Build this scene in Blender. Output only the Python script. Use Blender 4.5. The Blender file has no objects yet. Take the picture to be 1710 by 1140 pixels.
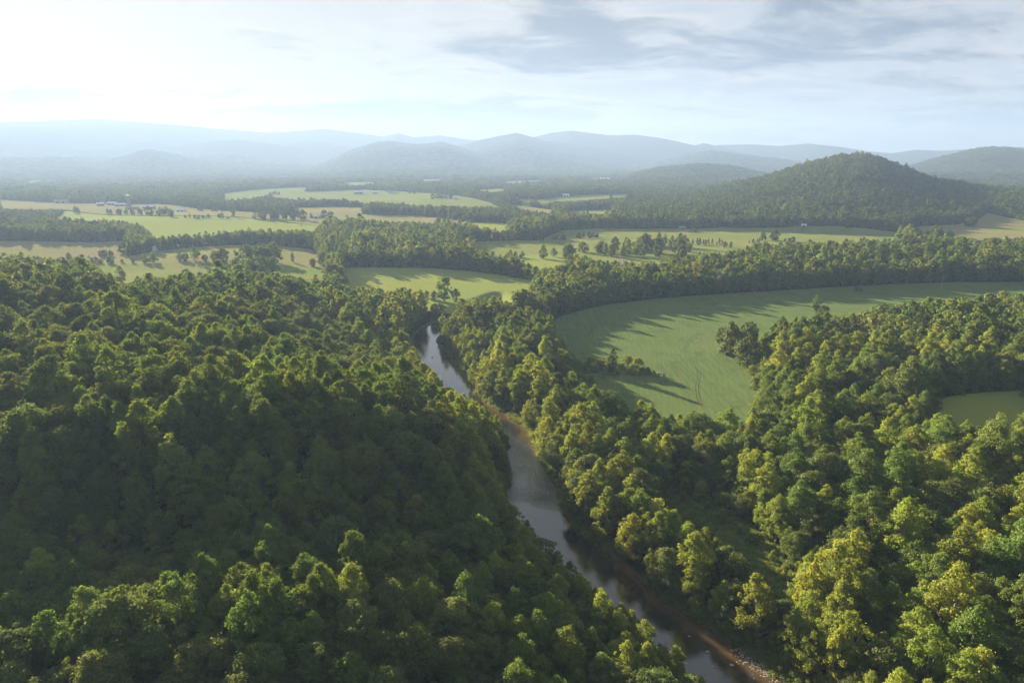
import bpy, math, random
import numpy as np
from mathutils import Vector
R = math.radians
rng = np.random.default_rng(11)
random.seed(5)
scene = bpy.context.scene
COL = scene.collection

# ------------------------------------------------------------------ camera, world, sun, exposure
CAM_Z, PITCH, FPX, PW, PH = 115.0, R(14.75), 1140.0, 1710, 1140
cam_d = bpy.data.cameras.new('camera'); cam = bpy.data.objects.new('camera', cam_d); COL.objects.link(cam)
cam.location = (0, 0, CAM_Z); cam.rotation_euler = (R(90) - PITCH, 0, 0)
cam_d.sensor_width = 36; cam_d.lens = 36 * FPX / PW; cam_d.clip_start = 1; cam_d.clip_end = 60000
scene.camera = cam
SUN_AZ, SUN_EL = R(-36), R(13.5)            # azimuth from +Y towards +X
SD = Vector((math.sin(SUN_AZ) * math.cos(SUN_EL), math.cos(SUN_AZ) * math.cos(SUN_EL), math.sin(SUN_EL)))
sun_d = bpy.data.lights.new('sun', 'SUN'); sun = bpy.data.objects.new('sun', sun_d); COL.objects.link(sun)
sun_d.energy = 5.0; sun_d.angle = R(0.6); sun_d.color = (1, 0.85, 0.60)
sun.rotation_euler = (-SD).to_track_quat('-Z', 'Y').to_euler()
scene.view_settings.view_transform = 'Standard'; scene.view_settings.look = 'None'
scene.view_settings.gamma = 1; scene.view_settings.exposure = 2.65
cy = scene.cycles
cy.max_bounces = 5; cy.diffuse_bounces = 3; cy.glossy_bounces = 2; cy.transmission_bounces = 3; cy.volume_bounces = 0
cy.transparent_max_bounces = 4; cy.caustics_reflective = False; cy.caustics_refractive = False
cy.sample_clamp_indirect = 4; cy.use_denoising = True


class NT:
    """small helper to write node trees"""
    def __init__(s, t): s.t = t; s.n = t.nodes; s.l = t.links
    def new(s, typ, **kw):
        n = s.n.new(typ)
        for k, v in kw.items(): setattr(n, k, v)
        return n
    def put(s, sock, v):
        if hasattr(v, 'is_output') or isinstance(v, bpy.types.NodeSocket): s.l.new(v, sock)
        elif isinstance(v, (tuple, list)) and sock.type == 'RGBA' and len(v) == 3: sock.default_value = (*v, 1)
        else: sock.default_value = v
    def math(s, op, a, b=0.0, c=None, clamp=False):
        n = s.new('ShaderNodeMath', operation=op, use_clamp=clamp); s.put(n.inputs[0], a); s.put(n.inputs[1], b)
        if c is not None: s.put(n.inputs[2], c)
        return n.outputs[0]
    def vmath(s, op, a, b=(0, 0, 0), out=0):
        n = s.new('ShaderNodeVectorMath', operation=op); s.put(n.inputs[0], a); s.put(n.inputs[1], b)
        return n.outputs[out]
    def ramp(s, v, lo, hi, a=0.0, b=1.0, smooth=True):
        n = s.new('ShaderNodeMapRange', interpolation_type='SMOOTHSTEP' if smooth else 'LINEAR')
        for i, x in enumerate((v, lo, hi, a, b)): s.put(n.inputs[i], x)
        return n.outputs[0]
    def mix(s, f, a, b, blend='MIX'):
        n = s.new('ShaderNodeMix', data_type='RGBA', blend_type=blend, clamp_factor=True)
        s.put(n.inputs[0], f); s.put(n.inputs[6], a); s.put(n.inputs[7], b)
        return n.outputs[2]
    def noise(s, vec, scale, detail=4, rough=.55, dist=0.0, out=0):
        n = s.new('ShaderNodeTexNoise'); s.put(n.inputs['Vector'], vec)
        n.inputs['Scale'].default_value = scale; n.inputs['Detail'].default_value = detail
        n.inputs['Roughness'].default_value = rough; n.inputs['Distortion'].default_value = dist
        return n.outputs[out]
    def mapping(s, vec, scale=(1, 1, 1), rot=(0, 0, 0), loc=(0, 0, 0)):
        n = s.new('ShaderNodeMapping'); s.put(n.inputs[0], vec)
        n.inputs['Scale'].default_value = scale; n.inputs['Rotation'].default_value = rot; n.inputs['Location'].default_value = loc
        return n.outputs[0]


world = bpy.data.worlds.new('World'); scene.world = world; world.use_nodes = True
w = NT(world.node_tree); w.n.clear()
sky = w.new('ShaderNodeTexSky', sky_type='NISHITA', sun_disc=False, sun_elevation=SUN_EL, sun_rotation=SUN_AZ, altitude=300,
            air_density=1.0, dust_density=2.0, ozone_density=1.0)
geo = w.new('ShaderNodeTexCoord').outputs['Generated']
sep = w.new('ShaderNodeSeparateXYZ'); w.l.new(geo, sep.inputs[0])
zz = w.math('ADD', w.math('MAXIMUM', sep.outputs[2], 0.0), 0.16)
pl = w.new('ShaderNodeCombineXYZ'); w.l.new(w.math('DIVIDE', sep.outputs[0], zz), pl.inputs[0]); w.l.new(w.math('DIVIDE', sep.outputs[1], zz), pl.inputs[1])
P = pl.outputs[0]
PC = w.mapping(P, scale=(.75, 1.0, 1), rot=(0, 0, R(14)))
n1 = w.noise(PC, 0.62, 9, .60, .5)
n2 = w.noise(w.mapping(P, scale=(.45, 1.15, 1), rot=(0, 0, R(20)), loc=(3.1, 1.7, 0)), .42, 5, .5, .2)
n3 = w.noise(w.mapping(P, scale=(.8, 1.2, 1), loc=(7, 2, 0)), 2.2, 8, .65, .6)
dens = w.math('ADD', w.math('MULTIPLY', n1, .56), w.math('ADD', w.math('MULTIPLY', n2, .42), w.math('MULTIPLY', n3, .36)))
cover = w.ramp(dens, .575, .68)
thick = w.ramp(dens, .625, .73)
dsun = w.vmath('DOT_PRODUCT', geo, tuple(SD), out=1)
glow = w.ramp(dsun, .50, 1.0)
glow2 = w.math('POWER', glow, 2.5)
n3b = w.noise(w.mapping(P, scale=(.8, 1.2, 1), loc=(7.07, 1.93, 0)), 2.2, 8, .65, .6)
lit = w.ramp(w.math('SUBTRACT', n3, n3b), -.02, .07)          # side of a billow that faces the sun
sc_ = w.vmath('SCALE', sky.outputs[0]); w.n[-1].inputs['Scale'].default_value = 0.05
pale = w.mix(glow, (.66, .67, .71), (.79, .755, .70))
pale = w.mix(w.math('MULTIPLY', lit, .55), pale, w.mix(glow, (1.0, .92, .85), (.97, .915, .85)))
dark = w.mix(glow, (.17, .225, .32), (.27, .31, .37))
cloud = w.mix(thick, pale, dark)
cloudg = w.mix(1.0, cloud, w.mix(glow2, (1, 1, 1), (.97, .96, .94)), 'MULTIPLY')
base = w.mix(.90, sc_, w.mix(glow, (.47, .51, .61), (.72, .715, .71)))
skyc = w.mix(w.math('MULTIPLY', cover, .95), base, cloudg)
low = w.ramp(sep.outputs[2], .0, .08, .5, 0.0)                 # far cloud banks merge into a pale band above the hills
skyc = w.mix(low, skyc, w.mix(glow, (.68, .69, .74), (.83, .815, .79)))
bg = w.new('ShaderNodeBackground'); w.l.new(skyc, bg.inputs[0]); bg.inputs[1].default_value = 0.15
wo = w.new('ShaderNodeOutputWorld'); w.l.new(bg.outputs[0], wo.inputs[0])

# ------------------------------------------------------------------ projection helpers (photo pixels <-> world)
CP, SP = math.cos(PITCH), math.sin(PITCH)


def ray(px, py):
    a, b = (px - PW / 2) / FPX, (PH / 2 - py) / FPX
    return np.array([a, CP + b * SP, -SP + b * CP])


def on_plane(px, py, z=0.0):
    d = ray(px, py); t = (z - CAM_Z) / d[2]
    return d[0] * t, d[1] * t


def project(x, y, z):
    dz = z - CAM_Z
    dep = y * CP - dz * SP; up = y * SP + dz * CP
    dep = np.maximum(dep, 1e-3)
    return PW / 2 + FPX * x / dep, PH / 2 - FPX * up / dep, dep


def az_el(px, py):
    d = ray(px, py)
    return math.atan2(d[0], d[1]), math.atan2(d[2], math.hypot(d[0], d[1]))


# ------------------------------------------------------------------ numpy noise
def vnoise(x, y, seed=0):
    xi, yi = np.floor(x).astype(np.int64), np.floor(y).astype(np.int64)
    fx, fy = x - xi, y - yi
    fx, fy = fx * fx * fx * (fx * (fx * 6 - 15) + 10), fy * fy * fy * (fy * (fy * 6 - 15) + 10)

    def h(a, b):
        n = (a * 374761393 + b * 668265263 + seed * 1274126177) & 0xffffffff
        n = ((n ^ (n >> 13)) * 1274126177) & 0xffffffff
        return ((n ^ (n >> 16)) & 0xffff) / 65535.0
    return (h(xi, yi) * (1 - fx) + h(xi + 1, yi) * fx) * (1 - fy) + (h(xi, yi + 1) * (1 - fx) + h(xi + 1, yi + 1) * fx) * fy


def fbm(x, y, wl, octv=4, seed=0, gain=.5):
    s, a, t = 0, 1, 0
    for k in range(octv):
        s = s + a * (vnoise(x / wl + 17.3 * k, y / wl - 9.1 * k, seed + k) * 2 - 1); t += a; a *= gain; wl /= 2.03
    return s / t


def sstep(a, b, v):
    t = np.clip((v - a) / (b - a), 0, 1)
    return t * t * (3 - 2 * t)


# ------------------------------------------------------------------ terrain
CAN = 15.0
ctrl = []
for (px, py, z) in [                                        # forest canopy seen at the pixel, ground height z under it
    (0, 1140, 12), (250, 1140, 12), (500, 1140, 11), (750, 1140, 8), (0, 1030, 20), (200, 1020, 23), (400, 1010, 22), (600, 1000, 20),
    (760, 1010, 14), (120, 955, 20), (350, 925, 22), (480, 915, 23), (600, 900, 22), (700, 905, 19), (790, 920, 12),
    (330, 880, 12), (0, 900, 8), (150, 860, 10), (450, 850, 9), (600, 850, 8), (740, 850, 6), (820, 850, 4),
    (0, 800, 20), (150, 780, 22), (300, 780, 21), (450, 780, 19), (600, 780, 17), (740, 780, 11), (820, 760, 8),
    (0, 710, 30), (150, 690, 31), (300, 680, 31), (450, 670, 31), (600, 640, 33), (700, 655, 26), (760, 680, 18), (810, 700, 9),
    (0, 620, 33), (150, 600, 33), (300, 600, 32), (430, 600, 29), (560, 595, 20), (650, 590, 9), (690, 600, 5),
    (0, 540, 34), (150, 530, 33), (300, 540, 33), (420, 540, 30), (520, 540, 16), (640, 530, 8),
    (0, 480, 38), (120, 480, 34), (250, 495, 31), (370, 495, 30), (480, 500, 18), (600, 500, 9), (20, 445, 33), (100, 452, 28),
    (900, 700, 3), (1000, 800, 4), (1100, 900, 4), (1300, 1000, 5), (1500, 1100, 6), (1650, 1100, 7), (1200, 780, 4), (1300, 720, 4),
    (1400, 850, 6), (1600, 900, 8), (1500, 700, 7), (1690, 760, 10), (1400, 600, 6), (1550, 560, 9), (1690, 540, 12), (1690, 640, 10), (850, 560, 4)]:
    x, y = on_plane(px, py, z + CAN); ctrl.append((x, y, z))
for (px, py, z) in [(950, 540, 4), (1100, 520, 4), (1300, 500, 5), (1500, 485, 6), (1700, 478, 7), (1100, 600, 4), (1200, 640, 4), (1260, 560, 4.5),
                    (1000, 640, 4), (620, 470, 7), (800, 470, 6), (580, 450, 9), (850, 440, 8), (1100, 445, 10), (1400, 440, 12), (1700, 430, 16),
                    (200, 450, 9), (400, 450, 8), (350, 425, 13), (100, 430, 6), (520, 430, 8), (0, 425, 6), (900, 410, 9), (1200, 410, 12),
                    (1650, 670, 9), (750, 640, .5), (900, 800, .5), (1050, 980, .5), (1250, 1130, 1)]:
    x, y = on_plane(px, py, z); ctrl.append((x, y, z))
for x, y, z in [(0, 40, 6), (-60, 40, 10), (60, 40, 3), (0, -200, 20), (-300, -200, 20), (300, -200, 20), (-250, 60, 16), (250, 100, 8), (-450, 200, 35), (-500, 400, 36),
                (450, 300, 14), (600, 500, 15), (-300, 120, 16), (-900, 100, 25), (900, 100, 25), (-650, 560, 14), (-420, 620, 9)]:
    ctrl.append((x, y, z))
ctrl = np.array(ctrl)
_A = ctrl[:, :2] / 300.0


def _k(r2): return .5 * r2 * np.log(r2 + 1e-9)


_n = len(_A)
_K = _k(((_A[:, None] - _A[None]) ** 2).sum(-1)) + np.eye(_n) * 0.012
_Pm = np.hstack([np.ones((_n, 1)), _A])
_w = np.linalg.solve(np.block([[_K, _Pm], [_Pm.T, np.zeros((3, 3))]]), np.concatenate([ctrl[:, 2], np.zeros(3)]))


def tps(x, y):
    out = np.full(x.shape, 0.0)
    X, Y = x / 300.0, y / 300.0
    out += _w[_n] + _w[_n + 1] * X + _w[_n + 2] * Y
    for i in range(_n): out += _w[i] * _k((X - _A[i, 0]) ** 2 + (Y - _A[i, 1]) ** 2)
    return out


LAYERS = [  # distance, front width, back width, tree cover height, silhouette in photo pixels, name
    (2050, 620, 500, 13, [(930, 345), (1000, 338), (1060, 331), (1120, 324), (1180, 315), (1250, 301), (1300, 288), (1350, 272), (1400, 261), (1435, 257), (1470, 263),
                         (1520, 283), (1560, 299), (1640, 311), (1710, 318), (1800, 325), (1950, 335)]),
    (1750, 260, 300, 13, [(1480, 345), (1540, 330), (1600, 325), (1660, 322), (1740, 322), (1850, 330)]),
    (3900, 700, 700, 10, [(990, 308), (1030, 300), (1060, 289), (1100, 280), (1170, 274), (1220, 277), (1260, 286), (1300, 295), (1360, 300)]),
    (3600, 700, 600, 10, [(1480, 303), (1540, 292), (1600, 287), (1650, 290), (1720, 303), (1800, 305)]),
    (5000, 1200, 900, 0, [(1440, 296), (1520, 281), (1560, 268), (1620, 254), (1650, 249), (1680, 250), (1720, 253), (1850, 262), (2000, 280)]),
    (6200, 1400, 1100, 0, [(380, 290), (500, 284), (545, 272), (590, 252), (630, 240), (650, 238), (670, 241), (700, 244), (735, 240), (760, 246), (800, 258), (860, 270), (950, 283), (1050, 292)]),
    (7100, 1400, 1100, 0, [(700, 262), (760, 246), (800, 234), (840, 226), (862, 222), (885, 228), (910, 235), (960, 241), (1010, 250), (1060, 262), (1120, 274), (1200, 288)]),
    (6500, 1100, 900, 0, [(1040, 285), (1100, 270), (1160, 255), (1190, 251), (1225, 255), (1260, 260), (1310, 267), (1350, 275), (1400, 286)]),
    (8000, 1300, 1100, 0, [(820, 246), (880, 232), (920, 222), (955, 218), (985, 222), (1020, 226), (1060, 225), (1100, 230), (1130, 236), (1160, 243), (1175, 239), (1210, 247), (1260, 259), (1330, 275)]),
    (8700, 1300, 1100, 0, [(1150, 252), (1200, 242), (1260, 241), (1300, 244), (1350, 240), (1400, 245), (1450, 253), (1490, 256), (1530, 250), (1570, 252), (1620, 249), (1750, 262)]),
    (8700, 1700, 1200, 0, [(-400, 215), (-200, 208), (0, 204), (100, 201), (160, 199), (230, 204), (300, 209), (350, 214), (400, 218), (440, 221), (480, 220), (540, 215), (580, 220), (640, 228),
                          (665, 222), (690, 229), (735, 226), (780, 233), (840, 238), (900, 250)]),
    (7300, 1200, 1000, 0, [(-400, 262), (-100, 250), (50, 247), (150, 262), (240, 254), (320, 240), (390, 233), (450, 239), (520, 252), (580, 264), (640, 280)]),
    (5800, 900, 700, 0, [(-300, 275), (-100, 268), (0, 268), (100, 265), (160, 272), (200, 266), (245, 253), (275, 257), (320, 267), (400, 276), (520, 286)]),
    (5200, 800, 700, 0, [(-300, 290), (0, 284), (120, 281), (260, 286), (400, 285), (560, 287), (700, 291), (840, 289), (1000, 293)]),
]
_LAY = []
for D, wf, wb, tc, sil in LAYERS:
    ae = np.array([az_el(*p) for p in sil])
    _LAY.append((D, wf, wb, ae[:, 0], CAM_Z + np.tan(ae[:, 1]) * D - tc))


def far_base(x, y):
    r = np.hypot(x, y)
    b = np.interp(r, [0, 500, 1000, 2000, 3500, 6000, 14000], [6, 7, 11, 17, 22, 28, 40])
    return b + fbm(x, y, 520, 3, 40) * 9 * sstep(700, 1300, r) + fbm(x, y, 1700, 2, 60) * 8 * sstep(1200, 2500, r)


def layer_h(x, y):
    r = np.hypot(x, y); az = np.arctan2(x, y)
    sp = fbm(x, y, 900, 4, 77); sp2 = fbm(x, y, 330, 3, 91)
    out = np.full(x.shape, -1e3)
    fb = far_base(x, y)
    for D, wf, wb, A, H in _LAY:
        top = np.interp(az, A, H)
        wid = D * 0.0005
        edge = np.clip(np.minimum(az - A[0], A[-1] - az) / 0.03, -3, 1)
        top = np.where(edge < 1, fb + (top - fb) * np.clip(edge, 0, 1), top)
        d = r - D
        s = np.where(d < 0, -d / (wf * (1 + .25 * sp)), d / (wb * (1 + .25 * sp)))
        p = np.exp(-1.25 * np.abs(s) ** 1.5)
        rel = np.clip(top - fb, 0, None)
        spur = (sp * .30 + sp2 * .12) * rel * p * (1 - p) * 2.2
        out = np.maximum(out, fb + rel * p + spur)
    return out


# river banks (world, z = 0) from the photo
RB = [(1500, 1330), (1400, 1225), (1330, 1162), (1270, 1105), (1218, 1066), (1160, 1036), (1110, 1004), (1060, 960), (1010, 918), (968, 888), (943, 860), (936, 828), (926, 800), (902, 768), (893, 738),
      (880, 714), (845, 692), (815, 674), (795, 657), (777, 632), (762, 606), (744, 585), (724, 571), (735, 556), (790, 535), (850, 512)]
LB = [(1350, 1400), (1250, 1260), (1195, 1190), (1120, 1125), (1060, 1075), (1010, 1035), (960, 990), (915, 940), (876, 892), (842, 862), (838, 838), (855, 803), (845, 768), (838, 738),
      (828, 716), (790, 696), (750, 678), (714, 656), (696, 624), (692, 594), (686, 570), (706, 544), (770, 522), (830, 500)]
RBW = np.array([on_plane(*p) for p in RB]); LBW = np.array([on_plane(*p) for p in LB])


def smooth_poly(p, n=2):
    for _ in range(n):
        q = [p[0]]
        for a, b in zip(p[:-1], p[1:]): q += [a * .75 + b * .25, a * .25 + b * .75]
        q.append(p[-1]); p = np.array(q)
    return p


RBW, LBW = smooth_poly(RBW), smooth_poly(LBW)
RIVER = np.vstack([RBW, LBW[::-1]])


def sdf(poly, x, y):
    """signed distance to a polygon, negative inside"""
    x, y = np.asarray(x, float), np.asarray(y, float)
    d2 = np.full(x.shape, 1e18); ins = np.zeros(x.shape, bool)
    P0 = np.asarray(poly); P1 = np.roll(P0, -1, 0)
    for (ax, ay), (bx, by) in zip(P0, P1):
        ex, ey = bx - ax, by - ay; L = ex * ex + ey * ey + 1e-12
        t = np.clip(((x - ax) * ex + (y - ay) * ey) / L, 0, 1)
        dx, dy = x - ax - t * ex, y - ay - t * ey
        d2 = np.minimum(d2, dx * dx + dy * dy)
        if ay != by:
            c = ((ay > y) != (by > y)) & (x < (bx - ax) * (y - ay) / (by - ay) + ax)
            ins ^= c
    d = np.sqrt(d2)
    return np.where(ins, -d, d)


def boxed_sdf(poly, x, y, pad, far=1e3):
    out = np.full(x.shape, far)
    p = np.asarray(poly); m = (x > p[:, 0].min() - pad) & (x < p[:, 0].max() + pad) & (y > p[:, 1].min() - pad) & (y < p[:, 1].max() + pad)
    if m.any(): out[m] = sdf(p, x[m], y[m])
    return out


def height(x, y):
    if np.ndim(x) == 0: return height(np.array([x]), np.array([y]))[0]
    x, y = np.asarray(x, float), np.asarray(y, float)
    r = np.hypot(x, y)
    out = far_base(x, y)
    m = r < 1150
    if m.any():
        b = sstep(720, 1120, r[m])
        out[m] = tps(x[m], y[m]) * (1 - b) + out[m] * b
        xm, ym = x[m], y[m]
        out[m] += fbm(xm, ym, 90, 3, 5) * np.clip((out[m] - 8) * .10, 0, 2.2)
        dr = boxed_sdf(RIVER, xm, ym, 14, 50.)
        nat = np.maximum(out[m], 1.7)
        out[m] = np.where(dr < 0, np.maximum(-1.4, dr * .35 - .15), -.15 + (nat + .15) * sstep(-1, 10, dr))
    m = r > 1150
    if m.any(): out[m] = np.maximum(out[m], layer_h(x[m], y[m]) * 1.0)
    return out


_rr = np.geomspace(60, 6500, 2600)


def unproject(px, py, off=0.0):
    """first point where the ray through a photo pixel meets the terrain raised by off"""
    a, e = az_el(px, py)
    x, y = _rr * math.sin(a), _rr * math.cos(a)
    z = CAM_Z + _rr * math.tan(e)
    hit = np.nonzero(z < height(x, y) + off)[0]
    i = hit[0] if len(hit) else len(_rr) - 1
    return float(x[i]), float(y[i])


# ------------------------------------------------------------------ fields: visible outline in photo pixels; True marks an edge hidden behind tree tops
N = True
FIELDS = {
 'crop': [[(908, 547), (930, 531), (965, 519), (1010, 509), (1100, 498), (1200, 491), (1300, 485), (1400, 479), (1500, 474), (1600, 471), (1730, 470), (1740, 492, N), (1650, 494, N),
           (1500, 506, N), (1440, 516, N), (1400, 528, N), (1330, 535, N), (1290, 545, N), (1268, 570), (1262, 610), (1280, 650, N), (1285, 672, N), (1240, 685, N), (1200, 686, N), (1150, 684, N), (1100, 680, N),
           (1050, 668, N), (1010, 655, N), (978, 640), (958, 620), (945, 590), (925, 565)]],
 'hay': [[(568, 470), (578, 447), (640, 447), (700, 447), (780, 452), (840, 460), (890, 468), (897, 474), (882, 488, N), (850, 497, N), (800, 500, N), (765, 498, N), (720, 492, N), (680, 484, N), (640, 481, N), (585, 478, N)],
         [(850, 431), (880, 427), (905, 425), (935, 427), (956, 437), (940, 444, N), (920, 449, N), (880, 441, N)],
         [(70, 362, N), (110, 352), (150, 357), (250, 361), (400, 363), (480, 372), (545, 379), (520, 386, N), (400, 386, N), (330, 391, N), (255, 396, N), (243, 380, N), (200, 370, N)],
         [(770, 370), (850, 373), (846, 384, N), (800, 382, N)]],
 'clearing': [[(1548, 684), (1580, 662), (1640, 655), (1720, 650), (1760, 690, N), (1640, 694, N), (1560, 692, N)]],
 'pasture': [[(760, 411), (800, 403), (850, 402), (900, 401), (940, 384), (1000, 382), (1080, 382), (1200, 380), (1300, 380), (1400, 378), (1500, 388), (1506, 400, N), (1440, 404, N), (1330, 406, N),
              (1260, 410, N), (1200, 422, N), (1130, 432, N), (1060, 441, N), (1010, 437, N), (960, 425, N), (880, 423, N), (830, 428, N)],
             [(150, 445), (200, 441), (300, 439), (400, 440), (480, 440), (545, 446), (549, 464, N), (510, 466, N), (470, 460, N), (400, 452, N), (330, 460, N), (240, 464, N), (190, 474, N)],
             [(440, 330), (470, 322), (520, 320), (600, 317), (680, 320), (760, 326), (820, 339), (855, 347, N), (760, 345, N), (700, 343, N), (640, 338, N), (560, 333, N), (500, 334, N)],
             [(890, 336), (930, 329), (1065, 323), (1040, 331), (960, 337, N), (905, 338, N)],
             [(360, 332), (430, 328), (470, 327), (420, 332, N), (380, 334, N)], [(350, 326), (400, 319), (520, 312), (560, 313), (470, 320, N), (400, 327, N)],
             [(780, 318), (830, 315), (870, 317), (820, 322, N)], [(945, 352), (1020, 350), (1024, 357, N), (960, 359, N)], [(110, 296), (230, 297), (225, 299), (120, 299)],
             [(1030, 315), (1060, 312), (1040, 318)], [(560, 306), (620, 304), (645, 306), (590, 309, N)], [(700, 300), (780, 299), (795, 301), (710, 303, N)], [(830, 304), (900, 301), (935, 303), (850, 306, N)],
             [(980, 297), (1060, 295), (1070, 298), (990, 300, N)], [(860, 333), (885, 331), (900, 335), (880, 338, N)], [(600, 334), (640, 333), (652, 337), (610, 339, N)], [(30, 303), (90, 300), (110, 302), (50, 305, N)],
             [(1130, 405), (1250, 408), (1240, 414, N), (1150, 416, N)]],
 'dry': [[(1500, 392), (1540, 377), (1600, 375), (1630, 368), (1650, 355), (1680, 363), (1720, 370), (1760, 400, N), (1640, 401, N), (1575, 396, N)],
         [(0, 333), (60, 337), (200, 341), (262, 340), (330, 348), (390, 352), (500, 362), (560, 370), (545, 377), (480, 371), (400, 362), (250, 360), (150, 356), (110, 350), (60, 352), (0, 350)],
         [(-60, 402), (0, 402), (60, 403), (150, 405), (205, 402), (215, 415), (200, 433, N), (120, 437, N), (60, 430, N), (-60, 425, N)],
         [(195, 432), (250, 421), (300, 415), (380, 409), (450, 410), (520, 416), (550, 424, N), (480, 425, N), (400, 426, N), (300, 433, N), (230, 438, N)],
         [(500, 356), (600, 358), (700, 360), (770, 369), (800, 378, N), (740, 374, N), (640, 371, N), (560, 367, N), (505, 361, N)],
         [(490, 347), (560, 345), (610, 347), (600, 352, N), (500, 351, N)], [(845, 340), (880, 345), (920, 350), (930, 356, N), (870, 352, N)]],
 'meadow': [[(1090, 812), (1120, 806), (1180, 832), (1230, 860), (1290, 910), (1335, 960), (1330, 1010), (1290, 985), (1230, 925), (1160, 870), (1110, 840)],
            [(150, 925), (250, 915), (330, 935), (300, 965), (200, 975), (140, 955)], [(1380, 690), (1420, 684), (1450, 690), (1430, 702), (1385, 700)], [(1425, 1010), (1460, 1000), (1500, 1040), (1480, 1060)]]}
FW = {}
CLEAR = []                                               # visible outlines that tree tops must not cover
for k, polys in FIELDS.items():
    FW[k] = []
    for p in polys:
        FW[k].append(np.array([unproject(q[0], q[1], 13.0 if len(q) == 3 else 0.0) for q in p]))
        CLEAR.append(np.array([(q[0], q[1]) for q in p], float))
STRIP = [np.array([q[:2] for q in FIELDS['meadow'][0]], float)]
VISWATER = np.array([(1190, 1145), (1150, 1092), (1100, 1045), (1045, 1002), (1000, 980), (955, 940), (925, 915), (885, 880), (873, 850), (845, 842), (866, 815), (868, 775), (852, 745),
                     (848, 712), (800, 680), (772, 657), (735, 645), (716, 615), (710, 590), (726, 572), (755, 596), (778, 632), (800, 655), (850, 690), (885, 712), (900, 765), (932, 800), (938, 860), (1010, 915), (1110, 1002),
                     (1220, 1065), (1300, 1145)], float)


def add_mesh(name, verts, faces_flat, per=4, mat=None, smooth=False, link=True, parent=None):
    me = bpy.data.meshes.new(name)
    verts = np.asarray(verts, np.float32); f = np.asarray(faces_flat, np.int32).ravel(); nf = len(f) // per
    me.vertices.add(len(verts)); me.vertices.foreach_set('co', verts.ravel())
    me.loops.add(len(f)); me.loops.foreach_set('vertex_index', f)
    me.polygons.add(nf); me.polygons.foreach_set('loop_start', np.arange(nf, dtype=np.int32) * per); me.polygons.foreach_set('loop_total', np.full(nf, per, np.int32))
    if smooth: me.polygons.foreach_set('use_smooth', np.ones(nf, bool))
    me.update(calc_edges=True)
    for m in (mat if isinstance(mat, list) else [mat] if mat else []): me.materials.append(m)
    o = bpy.data.objects.new(name, me)
    if link: COL.objects.link(o)
    if parent: o.parent = parent
    return o


def attr(o, name, vals):
    a = o.data.attributes.new(name, 'FLOAT', 'POINT'); a.data.foreach_set('value', np.asarray(vals, np.float32))


def new_mat(name):
    m = bpy.data.materials.new(name); m.use_nodes = True
    t = NT(m.node_tree); t.n.clear(); out = t.new('ShaderNodeOutputMaterial')
    return m, t, out


def principled(t, out, color, rough=.8, spec=.2, normal=None):
    b = t.new('ShaderNodeBsdfPrincipled'); t.put(b.inputs['Base Color'], color); t.put(b.inputs['Roughness'], rough)
    t.put(b.inputs['Specular IOR Level'], spec)
    if normal: t.l.new(normal, b.inputs['Normal'])
    t.l.new(b.outputs[0], out.inputs[0]); return b


def simple(name, col, rough=.7, var=.15, scale=1.0, metal=0.0):
    m, t, out = new_mat(name)
    n = t.noise(t.new('ShaderNodeTexCoord').outputs['Object'], scale, 5)
    c = t.mix(n, tuple(v * (1 - var) for v in col), tuple(v * (1 + var) for v in col))
    b = principled(t, out, c, rough); b.inputs['Metallic'].default_value = metal
    return m


# ---- ground material
gm, t, out = new_mat('ground_cover')
pos = t.new('ShaderNodeNewGeometry').outputs['Position']
flat = t.vmath('MULTIPLY', pos, (1, 1, 0))


def A(n): return t.new('ShaderNodeAttribute', attribute_name=n).outputs['Fac']


nl, nm, ns, nt_ = t.noise(flat, .012, 5), t.noise(flat, .07, 5, .6), t.noise(flat, .6, 4, .6), t.noise(flat, 2.6, 3, .6)
jit = t.math('MULTIPLY', t.math('SUBTRACT', nm, .5), 7)
floor_c = t.mix(ns, (.014, .024, .009), (.035, .05, .018))
floor_c = t.mix(t.ramp(nm, .6, .75), floor_c, (.05, .042, .022))
farmix = t.ramp(A('dist'), 2300, 5000)
fo1 = t.noise(flat, .016, 8, .68)
floor_c = t.mix(farmix, floor_c, t.mix(fo1, (.016, .030, .016), (.032, .050, .024)))
# crop: soy rows, bent like the field edge
wob = t.noise(flat, .006, 2, .5, out=1)
rows = t.new('ShaderNodeTexWave', wave_type='BANDS', bands_direction='X'); rows.inputs['Scale'].default_value = .11
rows.inputs['Distortion'].default_value = 14.0; rows.inputs['Detail'].default_value = 2; rows.inputs['Detail Scale'].default_value = .08
t.l.new(t.mapping(flat, rot=(0, 0, R(12))), rows.inputs[0])
rv = t.ramp(rows.outputs['Fac'], .15, .5)
crop_c = t.mix(ns, (.078, .120, .040), (.150, .190, .066))
crop_c = t.mix(t.ramp(nl, .38, .62), crop_c, (.085, .125, .045))
st = t.noise(t.mapping(flat, scale=(.55, .035, 1), rot=(0, 0, R(14))), 1.0, 4, .65)
crop_c = t.mix(t.ramp(st, .35, .65), crop_c, t.mix(ns, (.085, .135, .040), (.165, .205, .072)))
crop_c = t.mix(t.math('MULTIPLY', t.ramp(nm, .52, .72), .6), crop_c, (.055, .092, .030))
crop_c = t.mix(t.math('MULTIPLY', t.math('SUBTRACT', 1, rv), .08), crop_c, (.035, .065, .022))
crop_c = t.mix(t.math('MULTIPLY', t.ramp(nt_, .5, .75), .5), crop_c, (.03, .06, .02))
hay_c = t.mix(ns, (.185, .215, .046), (.255, .275, .068))
hay_c = t.mix(t.ramp(nl, .35, .65), hay_c, (.20, .25, .07))
hay_c = t.mix(t.ramp(nm, .55, .8), hay_c, (.23, .23, .085))
pas_c = t.mix(ns, (.115, .160, .036), (.180, .215, .054))
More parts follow.
